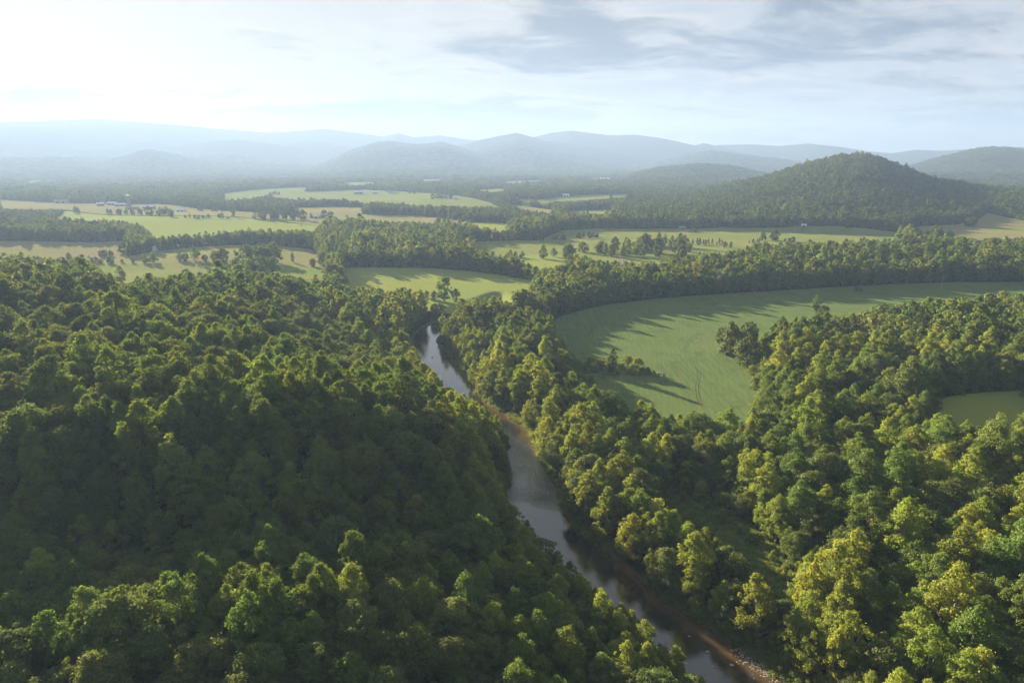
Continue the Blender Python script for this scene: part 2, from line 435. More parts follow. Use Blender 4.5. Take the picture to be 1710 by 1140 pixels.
pas_c = t.mix(t.ramp(nl, .35, .62), pas_c, (.19, .205, .068))
pas_c = t.mix(t.ramp(nm, .6, .75), pas_c, (.10, .13, .04))
dry_c = t.mix(ns, (.160, .180, .055), (.225, .225, .085))
dry_c = t.mix(t.ramp(nl, .4, .6), dry_c, (.215, .190, .095))
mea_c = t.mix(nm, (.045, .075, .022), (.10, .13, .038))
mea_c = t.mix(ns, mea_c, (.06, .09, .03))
c = floor_c
for nme, cc in (('meadow', mea_c), ('dry', dry_c), ('pasture', pas_c), ('hay', hay_c), ('crop', crop_c)):
    v = A(nme)
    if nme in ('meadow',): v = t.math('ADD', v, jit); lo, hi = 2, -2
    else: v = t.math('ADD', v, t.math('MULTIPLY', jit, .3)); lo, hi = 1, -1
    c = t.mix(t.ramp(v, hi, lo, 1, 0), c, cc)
rd = A('river')                                           # mud and gravel at the water's edge
mud = t.mix(ns, (.10, .07, .04), (.20, .16, .11))
c = t.mix(t.ramp(t.math('ADD', rd, t.math('MULTIPLY', jit, .35)), .3, 2.2, 1, 0), c, mud)
bmp = t.new('ShaderNodeBump'); bmp.inputs['Strength'].default_value = .6; bmp.inputs['Distance'].default_value = .5
t.l.new(t.math('ADD', ns, nt_), bmp.inputs['Height'])
bmp2 = t.new('ShaderNodeBump'); t.l.new(farmix, bmp2.inputs['Strength']); bmp2.inputs['Distance'].default_value = 4
t.l.new(fo1, bmp2.inputs['Height']); t.l.new(bmp.outputs[0], bmp2.inputs['Normal'])
gd = t.new('ShaderNodeBsdfDiffuse'); t.l.new(c, gd.inputs[0]); t.l.new(bmp2.outputs[0], gd.inputs['Normal']); t.l.new(gd.outputs[0], out.inputs[0])

# ---- ground sheet on a polar grid
front = np.arange(-48, 48.01, .16)
az = np.radians(np.concatenate([np.arange(-180, -48, 3.0), front, np.arange(51, 180, 3.0)]))
rad = np.concatenate([[2, 20, 40], np.geomspace(60, 5000, 520)])
rad2 = np.geomspace(5000, 10500, 160)


def polar(name, rad):
    RA, AZ = np.meshgrid(rad, az, indexing='ij')
    X, Y = (RA * np.sin(AZ)).ravel(), (RA * np.cos(AZ)).ravel()
    Z = height(X, Y); print(name, 'z range', Z.min(), Z.max())
    nr, na = len(rad), len(az)
    i, j = np.meshgrid(np.arange(nr - 1), np.arange(na), indexing='ij'); j2 = (j + 1) % na
    F = np.stack([i * na + j, i * na + j2, (i + 1) * na + j2, (i + 1) * na + j], -1).reshape(-1, 4)[:, ::-1]
    o = add_mesh(name, np.stack([X, Y, Z], -1), F, 4, gm, True); o['kind'] = 'structure'
    for k in ('crop', 'hay', 'pasture', 'dry', 'meadow'):
        d = np.full(X.shape, 500.)
        for p in FW[k] + (FW['clearing'] if k == 'hay' else []): d = np.minimum(d, boxed_sdf(p, X, Y, 30, 500.))
        attr(o, k, np.clip(d, -500, 500))
    attr(o, 'river', boxed_sdf(RIVER, X, Y, 30, 500.)); attr(o, 'dist', np.hypot(X, Y))
    return o


polar('ground', rad)
polar('mountains', rad2)

# ---- river
wm, t, out = new_mat('river_water')
pos = t.new('ShaderNodeNewGeometry').outputs['Position']
deep = t.new('ShaderNodeAttribute', attribute_name='depth').outputs['Fac']
rap = t.new('ShaderNodeAttribute', attribute_name='rapids').outputs['Fac']
nb = t.noise(pos, .12, 5, .6); nbs = t.noise(pos, .9, 4, .6)
wc = t.mix(t.ramp(t.math('ADD', deep, t.math('MULTIPLY', t.math('SUBTRACT', nb, .5), .9)), .05, .75), (.095, .060, .028), (.014, .018, .015))
wc = t.mix(t.math('MULTIPLY', t.ramp(nbs, .55, .75), .35), wc, (.05, .045, .03))
foam = t.ramp(t.noise(t.mapping(pos, scale=(1, .35, 1)), .9, 5, .7), .56, .70)
wc = t.mix(t.math('MULTIPLY', t.math('MULTIPLY', foam, rap), .45), wc, (.30, .33, .38))
b1 = t.new('ShaderNodeBump'); b1.inputs['Distance'].default_value = .05; b1.inputs['Strength'].default_value = .15
t.l.new(t.noise(pos, .8, 3), b1.inputs['Height'])
b2 = t.new('ShaderNodeBump'); b2.inputs['Distance'].default_value = 1.3; t.l.new(t.math('MULTIPLY', rap, .75), b2.inputs['Strength'])
t.l.new(t.noise(t.mapping(pos, scale=(1, .6, 1), rot=(0, 0, R(10))), .6, 6, .7), b2.inputs['Height']); t.l.new(b1.outputs[0], b2.inputs['Normal'])
pb = principled(t, out, wc, .015, .5, b2.outputs[0]); pb.inputs['IOR'].default_value = 1.85
m_ = 60
tt = np.linspace(0, 1, 420)


def along(p, t_):
    s = np.concatenate([[0], np.cumsum(np.hypot(*np.diff(p, axis=0).T))]); s /= s[-1]
    return np.stack([np.interp(t_, s, p[:, 0]), np.interp(t_, s, p[:, 1])], -1)


ra_, la_ = along(RBW, tt), along(LBW, tt)
u = np.linspace(-.12, 1.12, 26)
G = ra_[:, None] * (1 - u[None, :, None]) + la_[:, None] * u[None, :, None]
V = np.concatenate([G, np.zeros(G.shape[:2] + (1,))], -1).reshape(-1, 3)
i, j = np.meshgrid(np.arange(len(tt) - 1), np.arange(len(u) - 1), indexing='ij')
F = np.stack([i * 26 + j, i * 26 + j + 1, (i + 1) * 26 + j + 1, (i + 1) * 26 + j], -1).reshape(-1, 4)
riv = add_mesh('river', V, F, 4, wm, True); riv['kind'] = 'structure'
gx, gy = V[:, 0], V[:, 1]
ppx, ppy, _ = project(gx, gy, 0 * gx)
shal = np.interp(ppy, [560, 650, 690, 735, 760, 900, 1000, 1100], [.2, .3, .8, .7, .22, .2, .4, .75])
attr(riv, 'depth', np.clip(np.tile(u, len(tt)) / shal + .12 * fbm(gx, gy, 14, 3, 12), 0, 1))
attr(riv, 'rapids', np.clip(sstep(705, 750, ppy) * (1 - sstep(828, 858, ppy)) * (.6 + .6 * fbm(gx, gy, 12, 2, 3)), 0, 1) + .05)

# ------------------------------------------------------------------ foliage materials
def leaf_mat(name, a, b, trans=.35):
    m, t, out = new_mat(name)
    rnd = t.new('ShaderNodeObjectInfo').outputs['Random']
    pos = t.new('ShaderNodeNewGeometry').outputs['Position']
    n = t.noise(pos, .03, 3, .6); n2 = t.noise(pos, .55, 2, .5)
    f = t.math('ADD', t.math('MULTIPLY', rnd, .62), t.math('MULTIPLY', t.math('SUBTRACT', n, .3), .8), clamp=True)
    c = t.mix(f, a, b)
    r2 = t.math('FRACT', t.math('MULTIPLY', rnd, 37.7))
    c = t.mix(t.ramp(r2, .80, 1.0, 0, .55), c, tuple(v * k for v, k in zip(b, (1.04, .98, .95))))
    hv = t.new('ShaderNodeHueSaturation'); t.put(hv.inputs['Color'], c)
    t.put(hv.inputs['Value'], t.math('ADD', .72, t.math('ADD', t.math('MULTIPLY', n2, .34), t.math('MULTIPLY', t.math('FRACT', t.math('MULTIPLY', rnd, 91.3)), .42))))
    t.put(hv.inputs['Hue'], t.math('ADD', .488, t.math('MULTIPLY', t.math('FRACT', t.math('MULTIPLY', rnd, 13.1)), .026)))
    c = hv.outputs[0]
    d = t.new('ShaderNodeBsdfDiffuse'); t.l.new(c, d.inputs[0])
    tr = t.new('ShaderNodeBsdfTranslucent')
    tc = t.mix(1.0, c, (1.25, 1.15, .55), 'MULTIPLY'); t.l.new(tc, tr.inputs[0])
    g = t.new('ShaderNodeBsdfGlossy'); g.inputs['Roughness'].default_value = .5; g.inputs[0].default_value = (.35, .38, .3, 1)
    m1 = t.new('ShaderNodeMixShader'); m1.inputs[0].default_value = trans; t.l.new(d.outputs[0], m1.inputs[1]); t.l.new(tr.outputs[0], m1.inputs[2])
    m2 = t.new('ShaderNodeMixShader'); m2.inputs[0].default_value = .03; t.l.new(m1.outputs[0], m2.inputs[1]); t.l.new(g.outputs[0], m2.inputs[2])
    t.l.new(m2.outputs[0], out.inputs[0]); return m


LM = {'sycamore': leaf_mat('sycamore_leaves', (.150, .200, .036), (.268, .310, .056), .54),
      'oak': leaf_mat('oak_leaves', (.066, .108, .032), (.165, .192, .058), .42),
      'maple': leaf_mat('maple_leaves', (.078, .134, .028), (.188, .240, .042), .46),
      'poplar': leaf_mat('poplar_leaves', (.088, .150, .034), (.160, .212, .050), .46),
      'cedar': leaf_mat('cedar_needles', (.045, .068, .028), (.080, .100, .042), .2),
      'shrub': leaf_mat('shrub_leaves', (.110, .155, .032), (.225, .255, .055), .5),
      'grass': leaf_mat('bank_grass', (.130, .185, .040), (.230, .260, .075), .45)}
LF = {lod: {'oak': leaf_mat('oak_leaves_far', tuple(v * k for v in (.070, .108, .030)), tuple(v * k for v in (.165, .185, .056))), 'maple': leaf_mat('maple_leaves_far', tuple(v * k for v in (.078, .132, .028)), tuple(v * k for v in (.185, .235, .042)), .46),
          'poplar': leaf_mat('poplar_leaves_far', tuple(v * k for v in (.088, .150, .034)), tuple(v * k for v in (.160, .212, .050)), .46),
          'sycamore': leaf_mat('sycamore_leaves_far', tuple(v * k for v in (.130, .180, .034)), tuple(v * k for v in (.240, .270, .054)), .5)} for lod, k in ((1, .90), (2, .55))}  # far copies darkened: missing crown self-shadow is put into the leaf colour
bark = simple('bark', (.16, .13, .10), .9, .35, 3)
pale_bark = simple('pale_bark', (.34, .31, .26), .85, .3, 3)


def tube(pts, rads, seg=7):
    """tapered tube along a polyline -> verts, quads"""
    V, F = [], []
    pts = [Vector(p) for p in pts]
    for i, p in enumerate(pts):
        d = (pts[min(i + 1, len(pts) - 1)] - pts[max(i - 1, 0)]).normalized()
        a = d.orthogonal().normalized(); b = d.cross(a)
        for k in range(seg):
            an = 2 * math.pi * k / seg; V.append(tuple(p + (a * math.cos(an) + b * math.sin(an)) * rads[i]))
    for i in range(len(pts) - 1):
        for k in range(seg):
            k2 = (k + 1) % seg; F.append((i * seg + k, i * seg + k2, (i + 1) * seg + k2, (i + 1) * seg + k))
    return V, F


# crown envelopes: radius (fraction of crown radius) against height fraction inside the crown
ENV = {'sycamore': ([0, .1, .3, .55, .8, 1], [.45, .80, 1, .95, .68, .20]), 'oak': ([0, .15, .4, .65, .85, 1], [.50, .80, 1, .97, .74, .25]),
       'maple': ([0, .15, .4, .65, .85, 1], [.45, .82, 1, .9, .62, .15]), 'poplar': ([0, .15, .4, .7, .88, 1], [.4, .75, .95, .88, .6, .2]),
       'cedar': ([0, .12, .35, .7, 1], [.75, 1, .8, .42, .05]), 'shrub': ([0, .2, .5, .8, 1], [.8, 1, .9, .6, .2])}
SPEC = {'sycamore': (19, 4.8, 1.4), 'oak': (15.5, 6.2, 1.4), 'maple': (16, 5.1, 1.0), 'poplar': (20, 4.8, 2.0), 'cedar': (9, 2.1, .5), 'shrub': (4.2, 2.5, .1)}


def crown_points(kind, g, nlobe, leaves, leaf, lobe_r):
    H, CR, Z0 = SPEC[kind]; zs, rs = ENV[kind]
    ch = H - Z0
    ax = g.normal(0, .05, 2) * CR
    n_sub = 5
    cen, rad_ = [], []
    # big limbs first: lobes cluster around limb ends so the outline is uneven
    nl_ = max(6, nlobe // 4)
    ga = g.uniform(0, 6.28)
    for k in range(nlobe):
        f = (k + .5) / nlobe; f = f ** .8
        hz = f + g.normal(0, .035)
        env = np.interp(np.clip(hz, 0, 1), zs, rs)
        an = ga + k * 2.39996 + g.normal(0, .22)
        bulge = 1 + .24 * math.sin(an * 2 + ga) + .16 * math.sin(an * 3 + hz * 9 + ga * 2) + g.normal(0, .08)
        lr = lobe_r * g.choice([.55, .8, 1.0, 1.55]) * g.uniform(.85, 1.15) * (.65 + .5 * env)
        rr = max(0.0, CR * env * bulge - lr * .75) * g.uniform(.86, 1.08)
        cen.append((ax[0] + rr * math.cos(an), ax[1] + rr * math.sin(an), Z0 + hz * ch - lr * .45)); rad_.append(lr)
    cen, rad_ = np.array(cen), np.array(rad_)
    per = np.maximum(8, (leaves * rad_ ** 2 / (rad_ ** 2).sum())).astype(int)
    P, Nn = [], []
    for c_, r_, m in zip(cen, rad_, per):
        d = g.normal(0, 1, (m, 3)); d /= np.linalg.norm(d, axis=1)[:, None]
        out_ = np.array([c_[0], c_[1], max(1.5, c_[2] * .25)]); out_ = out_ / (np.linalg.norm(out_) + 1e-6)
        # keep leaves on the outer and upper side of every lobe
        flip = (d @ out_ < -.25) & (g.random(m) < .8); d[flip] -= 2 * (d[flip] @ out_)[:, None] * out_
        low = (d[:, 2] < -.35) & (g.random(m) < .6); d[low, 2] *= -1
        subs = g.normal(0, 1, (n_sub, 3)); subs /= np.linalg.norm(subs, axis=1)[:, None]
        bump = 1 + .28 * np.max(np.clip(d @ subs.T, 0, 1) ** 5, axis=1) - .12
        rr = r_ * bump * g.uniform(.30, 1.10, m) ** .6
        rr = rr + (g.random(m) < .08) * g.uniform(.1, .6, m) * r_
        P.append(c_ + d * rr[:, None] * (1, 1, .85)); Nn.append(d)
    P, Nn = np.vstack(P), np.vstack(Nn)
    Nn = Nn + g.normal(0, .55, Nn.shape); Nn[:, 2] += .25
    Nn /= np.linalg.norm(Nn, axis=1)[:, None]
    return P, Nn, cen


def leaf_quads(P, Nn, size, g):
    m = len(P)
    a = np.cross(Nn, g.normal(0, 1, (m, 3))); a /= np.linalg.norm(a, axis=1)[:, None] + 1e-9
    b = np.cross(Nn, a)
    s = size * g.uniform(.6, 1.35, m)[:, None]
    e = g.uniform(.6, 1.0, m)[:, None]
    fold = Nn * s * g.uniform(-.25, .25, m)[:, None]
    V = np.stack([P - a * s, P - b * s * e + fold, P + a * s, P + b * s * e - fold], 1).reshape(-1, 3)
    return V, np.arange(4 * m).reshape(-1, 4)


def trunk_geo(kind, g, cen=None):
    H, CR, Z0 = SPEC[kind]
    top = H * .8; r0 = H * .018 + .05
    lean = g.normal(0, .25, 2)
    pts = [(0, 0, -1.2), (0, 0, 0), (lean[0] * .4, lean[1] * .4, top * .35), (lean[0], lean[1], top * .7), (lean[0] * 1.2, lean[1] * 1.2, top)]
    V, F = tube(pts, [r0 * 1.3, r0 * 1.1, r0 * .8, r0 * .45, r0 * .12])
    if cen is not None:
        for c_ in cen[:: max(1, len(cen) // 9)]:
            z0 = min(max(c_[2] * .55, Z0 * .8), top * .7); f = z0 / top
            s = (lean[0] * f, lean[1] * f, z0)
            v, q = tube([s, ((s[0] + c_[0]) * .5, (s[1] + c_[1]) * .5, (s[2] + c_[2]) * .5 - .2), tuple(c_)], [r0 * .4, r0 * .28, r0 * .1], 5)
            o = len(V); V += v; F += [tuple(k + o for k in f_) for f_ in q]
    return np.array(V), np.array(F)


def make_proto(name, kind, seed, nlobe, leaves, leaf, lobe_r, lod=0):
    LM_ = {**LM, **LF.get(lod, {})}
    g = np.random.default_rng(seed)
    P, Nn, cen = crown_points(kind, g, nlobe, leaves, leaf, lobe_r)
    CV, CF = leaf_quads(P, Nn, leaf, g)
    TV, TF = trunk_geo(kind, g, cen if kind not in ('shrub', 'cedar') and leaves > 1500 else None)
    bm_ = pale_bark if kind == 'sycamore' else bark
    crown = add_mesh(kind + '_crown', CV, CF, 4, LM_[kind], False, link=False).data
    trunk = add_mesh(kind + '_trunk', TV, TF, 4, bm_, True, link=False).data
    both = add_mesh(name, np.vstack([CV, TV]), np.vstack([CF, TF + len(CV)]), 4, [LM_[kind], bm_], False, link=False)
    mi = np.zeros(len(CF) + len(TF), np.int32); mi[len(CF):] = 1; both.data.polygons.foreach_set('material_index', mi)
    return both, crown, trunk


proto_col = bpy.data.collections.new('tree_kinds')         # never linked to the scene: only the forest's instances draw these
PROTO = {}                                                 # (kind, lod) -> [index]
CROWN = []; TRUNK = []; PK = []
LODS = {0: dict(sycamore=(70, 11500, .205, 1.15), oak=(78, 14000, .225, 1.45), maple=(64, 11500, .21, 1.35), poplar=(66, 12000, .21, 1.3), cedar=(34, 3000, .17, .62), shrub=(12, 1500, .19, 1.0)),
        1: dict(sycamore=(34, 2000, .46, 1.45), oak=(32, 2200, .54, 2.0), maple=(30, 1900, .50, 1.8), poplar=(30, 1900, .50, 1.7), cedar=(20, 700, .33, .7), shrub=(10, 380, .38, 1.0)),
        2: dict(sycamore=(22, 420, .95, 1.6), oak=(20, 440, 1.15, 2.2), maple=(20, 400, 1.0, 2.0), poplar=(20, 400, 1.0, 1.9), cedar=(12, 160, .7, .8), shrub=(8, 110, .7, 1.0))}
NVAR = {0: 5, 1: 3, 2: 2}
cnt = 0
for lod in (0, 1, 2):
    for kind in SPEC:
        for v in range(NVAR[lod] if kind not in ('cedar', 'shrub') else 2):
            nlobe, leaves, leaf, lr = LODS[lod][kind]
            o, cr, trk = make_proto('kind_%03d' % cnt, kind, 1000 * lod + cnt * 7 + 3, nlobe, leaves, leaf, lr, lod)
            proto_col.objects.link(o); PROTO.setdefault((kind, lod), []).append(cnt); CROWN.append(cr); TRUNK.append(trk); PK.append(kind); cnt += 1
# groves: a patch of a dozen merged crowns for the woods far off
GR = []
for v in range(4):
    g = np.random.default_rng(500 + v); VV, FF, off = [], [], 0
    for k in range(13):
        kk = ['oak', 'maple', 'poplar', 'oak'][g.integers(4)]
        P, Nn, _c = crown_points(kk, g, 12, 120, 1.7, 2.4)
        an, rr = k * 2.4, 17 * math.sqrt((k + .4) / 13)
        s = g.uniform(.8, 1.15)
        cv, cf = leaf_quads(P * s + (rr * math.cos(an), rr * math.sin(an), 0), Nn, 1.75, g)
        VV.append(cv); FF.append(cf + off); off += len(cv)
    o = add_mesh('kind_%03d' % cnt, np.vstack(VV), np.vstack(FF), 4, LF[2]['oak' if v % 2 else 'maple'], False, link=False)
    proto_col.objects.link(o); GR.append(cnt); cnt += 1
# bank grass tuft
g = np.random.default_rng(9)
P = np.stack([g.normal(0, .55, 260), g.normal(0, .55, 260), g.uniform(.05, .75, 260)], -1); Nn = g.normal(0, 1, (260, 3)); Nn[:, 2] += .6; Nn /= np.linalg.norm(Nn, axis=1)[:, None]
cv, cf = leaf_quads(P, Nn, .13, g)
o = add_mesh('kind_%03d' % cnt, cv, cf, 4, LM['grass'], False, link=False); proto_col.objects.link(o); TUFT = cnt; cnt += 1


def instancer(name, pts, idx, rot, scl, **props):
    me = bpy.data.meshes.new(name); me.vertices.add(len(pts)); me.vertices.foreach_set('co', np.asarray(pts, np.float32).ravel())
    o = bpy.data.objects.new(name, me); COL.objects.link(o)
    a = me.attributes.new('pick', 'INT', 'POINT'); a.data.foreach_set('value', np.asarray(idx, np.int32))
    a = me.attributes.new('turn', 'FLOAT_VECTOR', 'POINT'); a.data.foreach_set('vector', np.asarray(rot, np.float32).ravel())
    a = me.attributes.new('size', 'FLOAT_VECTOR', 'POINT'); a.data.foreach_set('vector', np.asarray(scl, np.float32).ravel())
    gt = bpy.data.node_groups.new(name, 'GeometryNodeTree')
    gt.interface.new_socket('Geometry', in_out='INPUT', socket_type='NodeSocketGeometry'); gt.interface.new_socket('Geometry', in_out='OUTPUT', socket_type='NodeSocketGeometry')
    n = gt.nodes; L = gt.links.new
    gi, go = n.new('NodeGroupInput'), n.new('NodeGroupOutput')
    ci = n.new('GeometryNodeCollectionInfo'); ci.inputs['Collection'].default_value = proto_col; ci.inputs['Separate Children'].default_value = True; ci.inputs['Reset Children'].default_value = True
    ip = n.new('GeometryNodeInstanceOnPoints'); ip.inputs['Pick Instance'].default_value = True

    def na(nm, typ):
        q = n.new('GeometryNodeInputNamedAttribute'); q.data_type = typ; q.inputs['Name'].default_value = nm
        return next(s for s in q.outputs if s.enabled and s.name == 'Attribute')
    L(gi.outputs[0], ip.inputs['Points']); L(ci.outputs[0], ip.inputs['Instance']); L(na('pick', 'INT'), ip.inputs['Instance Index'])
    er = n.new('FunctionNodeEulerToRotation'); L(na('turn', 'FLOAT_VECTOR'), er.inputs[0]); L(er.outputs[0], ip.inputs['Rotation'])
    L(na('size', 'FLOAT_VECTOR'), ip.inputs['Scale']); L(ip.outputs[0], go.inputs[0])
    md = o.modifiers.new('instances', 'NODES'); md.node_group = gt
    for k, v in props.items(): o[k] = v
    return o


# ------------------------------------------------------------------ where the trees stand
def scatter(r0, r1, azmax, sp):
    """jittered grid inside a sector"""
    x1 = r1 * math.sin(R(azmax)) + sp
    gx_, gy_ = np.meshgrid(np.arange(-x1, x1, sp), np.arange(0, r1, sp * .87))
    gx_[1::2] += sp / 2
    x = (gx_ + rng.uniform(-.36, .36, gx_.shape) * sp).ravel(); y = (gy_ + rng.uniform(-.36, .36, gx_.shape) * sp).ravel()
    r = np.hypot(x, y); m = (r > r0) & (r <= r1) & (np.abs(np.arctan2(x, y)) < R(azmax))
    return x[m], y[m]


def field_sd(x, y):
    d = np.full(x.shape, 500.)
    for ps in FW.values():
        for p in ps: d = np.minimum(d, boxed_sdf(p, x, y, 20, 500.))
    return d


def pick_kind(x, y, z, rs):
    """which species grows where"""
    kind = np.full(x.shape, 'maple', dtype='<U9')
    u = rng.random(x.shape); nz = fbm(x, y, 60, 2, 21)
    up = z > 13
    kind[up & (u < .52)] = 'oak'; kind[up & (u > .86)] = 'poplar'
    lowl = ~up
    kind[lowl & (u + nz * .5 < .30)] = 'sycamore'; kind[lowl & (u > .62)] = 'poplar'; kind[lowl & (u > .84)] = 'oak'
    nr = (rs < 24) & (u < .85)
    kind[nr] = 'sycamore'
    kind[(fbm(x, y, 70, 2, 55) > .25) & up & (u < .6)] = 'maple'
    return kind


def build_set(r0, r1, azmax, sp, lod):
    x, y = scatter(r0, r1, azmax, sp)
    f = field_sd(x, y); rs = boxed_sdf(RIVER, x, y, 60, 500.)
    keep = (f > 1.5) & (rs > 3.0)
    x, y, f, rs = x[keep], y[keep], f[keep], rs[keep]
    z = height(x, y)
    kind = pick_kind(x, y, z, rs)
    s = rng.uniform(.72, 1.18, x.shape) * (1 + .12 * fbm(x, y, 45, 2, 8)) * (.81, .95, .82)[lod]
    s = np.where(f < 7, s * rng.uniform(.55, 1.0, x.shape), s)
    big = rng.random(x.shape); s = np.where((big < .16) & (f > 9) & (rs > 12), s * rng.uniform(1.12, 1.32, x.shape), s); s = np.where(big > .86, s * rng.uniform(.55, .8, x.shape), s)
    s = np.where((x < 40) & (y < 165) & (rs > 6) & (lod == 0), s * .84, s)
    px, py, _d = project(x, y, z)
    s = np.where((px > 715) & (px < 830) & (py > 545) & (py < 640) & (rs < 40), s * .62, s)
    if lod < 2:                                            # crowns need room: big trees first, others give way
        cr = np.array([SPEC[k][1] for k in kind]) * s; cell = {}; keep = np.zeros(len(x), bool)
        for i in np.argsort(-cr * rng.uniform(.8, 1.2, len(cr))):
            a, b = int(x[i] // 9), int(y[i] // 9); ok = True
            for da in (-1, 0, 1):
                for db in (-1, 0, 1):
                    for j in cell.get((a + da, b + db), ()):
                        if (x[i] - x[j]) ** 2 + (y[i] - y[j]) ** 2 < (.60 * (cr[i] + cr[j])) ** 2: ok = False; break
            if ok: keep[i] = True; cell.setdefault((a, b), []).append(i)
        x, y, z, kind, s, rs = [q[keep] for q in (x, y, z, kind, s, rs)]
    return x, y, z, kind, s, rs


def fit_to_view(x, y, z, kind, s, polys, margin=2.0, side=0.0):
    """shorten or drop trees whose tops would hide ground the photo shows"""
    H = np.array([SPEC[k][0] for k in kind]); CRr = np.array([SPEC[k][1] for k in kind])
    ok = np.ones(len(x), bool)
    for it in range(6):
        px, py, dep = project(x, y, z + H * s * .97); bx, by, _ = project(x, y, z + .5)
        bad = np.zeros(len(x), bool)
        for P_ in polys:
            for q, sd_ in ((1.0, 0), (.72, 0), (.6, side), (.6, -side)):
                if sd_ == 0 and q == .6: continue
                qx, qy = px * q + bx * (1 - q) + sd_ * CRr * s * FPX / dep, py * q + by * (1 - q)
                m = (qx > P_[:, 0].min()) & (qx < P_[:, 0].max()) & (qy > P_[:, 1].min()) & (qy < P_[:, 1].max())
                if m.any():
                    mm = np.nonzero(m)[0]; bad[mm[sdf(P_, qx[mm], qy[mm]) < -margin]] = True
        s = np.where(bad, s * .84, s)
    ok &= ~bad
    ok &= s > .30
    return ok, s


sets = []
for r0, r1, azm, sp, lod in ((62, 430, 46, 4.0, 0), (430, 1150, 42, 5.2, 1), (1150, 2500, 40, 7.4, 2)):
    x, y, z, kind, s, rs = build_set(r0, r1, azm, sp, lod)
    ok, s = fit_to_view(x, y, z, kind, s, [VISWATER], 1.5, .8)
    ok2, s = fit_to_view(x, y, z, kind, s, CLEAR, 3.0 if lod < 2 else 1.5); ok &= ok2
    if lod == 0: ok3, s = fit_to_view(x, y, z, kind, s, STRIP, 1.0, .6); ok &= ok3
    sets.append([a[ok] for a in (x, y, z, kind, s, rs)] + [np.full(ok.sum(), lod)])
X, Y, Z, KIND, S, RS, LOD = [np.concatenate([q[i] for q in sets]) for i in range(7)]
IDX = np.array([PROTO[(k, l)][int(u_ * len(PROTO[(k, l)]))] for k, l, u_ in zip(KIND, LOD, rng.random(len(X)))])
ROT = np.stack([rng.normal(0, .045, len(X)), rng.normal(0, .045, len(X)), rng.uniform(0, 6.283, len(X))], -1)
SCL = S[:, None] * np.stack([rng.uniform(.9, 1.15, len(X)), rng.uniform(.9, 1.15, len(X)), rng.uniform(.92, 1.1, len(X))], -1)
print('trees', len(X), [len(q[0]) for q in sets])

# which single trees show largest: splat every near crown into a small depth-ordered picture
near = np.nonzero(LOD == 0)[0]
Hn = np.array([SPEC[k][0] for k in KIND[near]]); Wn = np.array([SPEC[k][1] for k in KIND[near]])
cx, cy_, dep = project(X[near], Y[near], Z[near] + Hn * SCL[near, 2] * .62)
buf = np.full((PH // 3, PW // 3), -1, np.int32)
for q in np.argsort(-dep):
    rx, ry = Wn[q] * SCL[near[q], 0] * FPX / dep[q] / 3, Hn[q] * SCL[near[q], 2] * .40 * FPX / dep[q] / 3
    x0, x1, y0, y1 = int(max(0, cx[q] / 3 - rx)), int(min(PW // 3, cx[q] / 3 + rx + 1)), int(max(0, cy_[q] / 3 - ry)), int(min(PH // 3, cy_[q] / 3 + ry + 1))
    if x1 <= x0 or y1 <= y0: continue
    yy, xx = np.mgrid[y0:y1, x0:x1]
    m = ((xx - cx[q] / 3) / rx) ** 2 + ((yy - cy_[q] / 3) / ry) ** 2 < 1
    buf[y0:y1, x0:x1][m] = q
cnts = np.bincount(buf[buf >= 0], minlength=len(near))
chosen = near[np.argsort(-cnts)[:300]]
cset = set(chosen.tolist())
rest = np.array([i for i in range(len(X)) if i not in cset])
cut = rest[LOD[rest] < 2]; farr = rest[LOD[rest] == 2]
instancer('forest', np.stack([X, Y, Z - .1], -1)[cut], IDX[cut], ROT[cut], SCL[cut], kind='stuff', label='dense mixed broadleaf forest on the hillside and along the river')
# far woods: single low-detail crowns, then groves
gx1, gy1 = scatter(2500, 6300, 39, 30)
f = field_sd(gx1, gy1); k_ = f > 12; gx1, gy1 = gx1[k_], gy1[k_]
gz1 = height(gx1, gy1); gs = rng.uniform(.75, 1.05, len(gx1))
tp = np.stack([X, Y, Z - .1], -1)[farr]
instancer('distant_woodland', np.vstack([tp, np.stack([gx1, gy1, gz1 - 1.5], -1)]), np.concatenate([IDX[farr], np.array(GR)[rng.integers(0, 4, len(gx1))]]),
          np.vstack([ROT[farr], np.stack([0 * gx1, 0 * gx1, rng.uniform(0, 6.28, len(gx1))], -1)]),
          np.vstack([SCL[farr], np.stack([gs, gs, gs * rng.uniform(.75, 1.05, len(gx1))], -1)]), kind='stuff', label='hazy woodland belts and wooded hills across the valley')
print('groves', len(gx1))
# undergrowth between and below the trees
ux, uy = scatter(60, 430, 46, 3.7)
f = field_sd(ux, uy); rs = boxed_sdf(RIVER, ux, uy, 60, 500.); pk = rng.random(len(ux))
k_ = ((f > .5) | ((f > -3) & (pk < .2))) & (rs > 1.6) & (pk < .8); ux, uy, rs = ux[k_], uy[k_], rs[k_]
uz = height(ux, uy); us = rng.uniform(.5, 1.35, len(ux)) * np.where((ux < 40) & (uy < 165), 1.25, 1)
ok, us = fit_to_view(ux, uy, uz, np.full(len(ux), 'shrub'), us, [VISWATER], 1.0, .8)
okb, us = fit_to_view(ux, uy, uz, np.full(len(ux), 'shrub'), us, STRIP, 0.0, .5); ok &= okb
ux, uy, uz, us = ux[ok], uy[ok], uz[ok], us[ok]
instancer('undergrowth', np.stack([ux, uy, uz], -1), np.array(PROTO[('shrub', 0)])[rng.integers(0, 2, len(ux))], np.stack([0 * ux, 0 * ux, rng.uniform(0, 6.28, len(ux))], -1),
          np.stack([us, us, us], -1), kind='stuff', label='low leafy undergrowth below the trees')

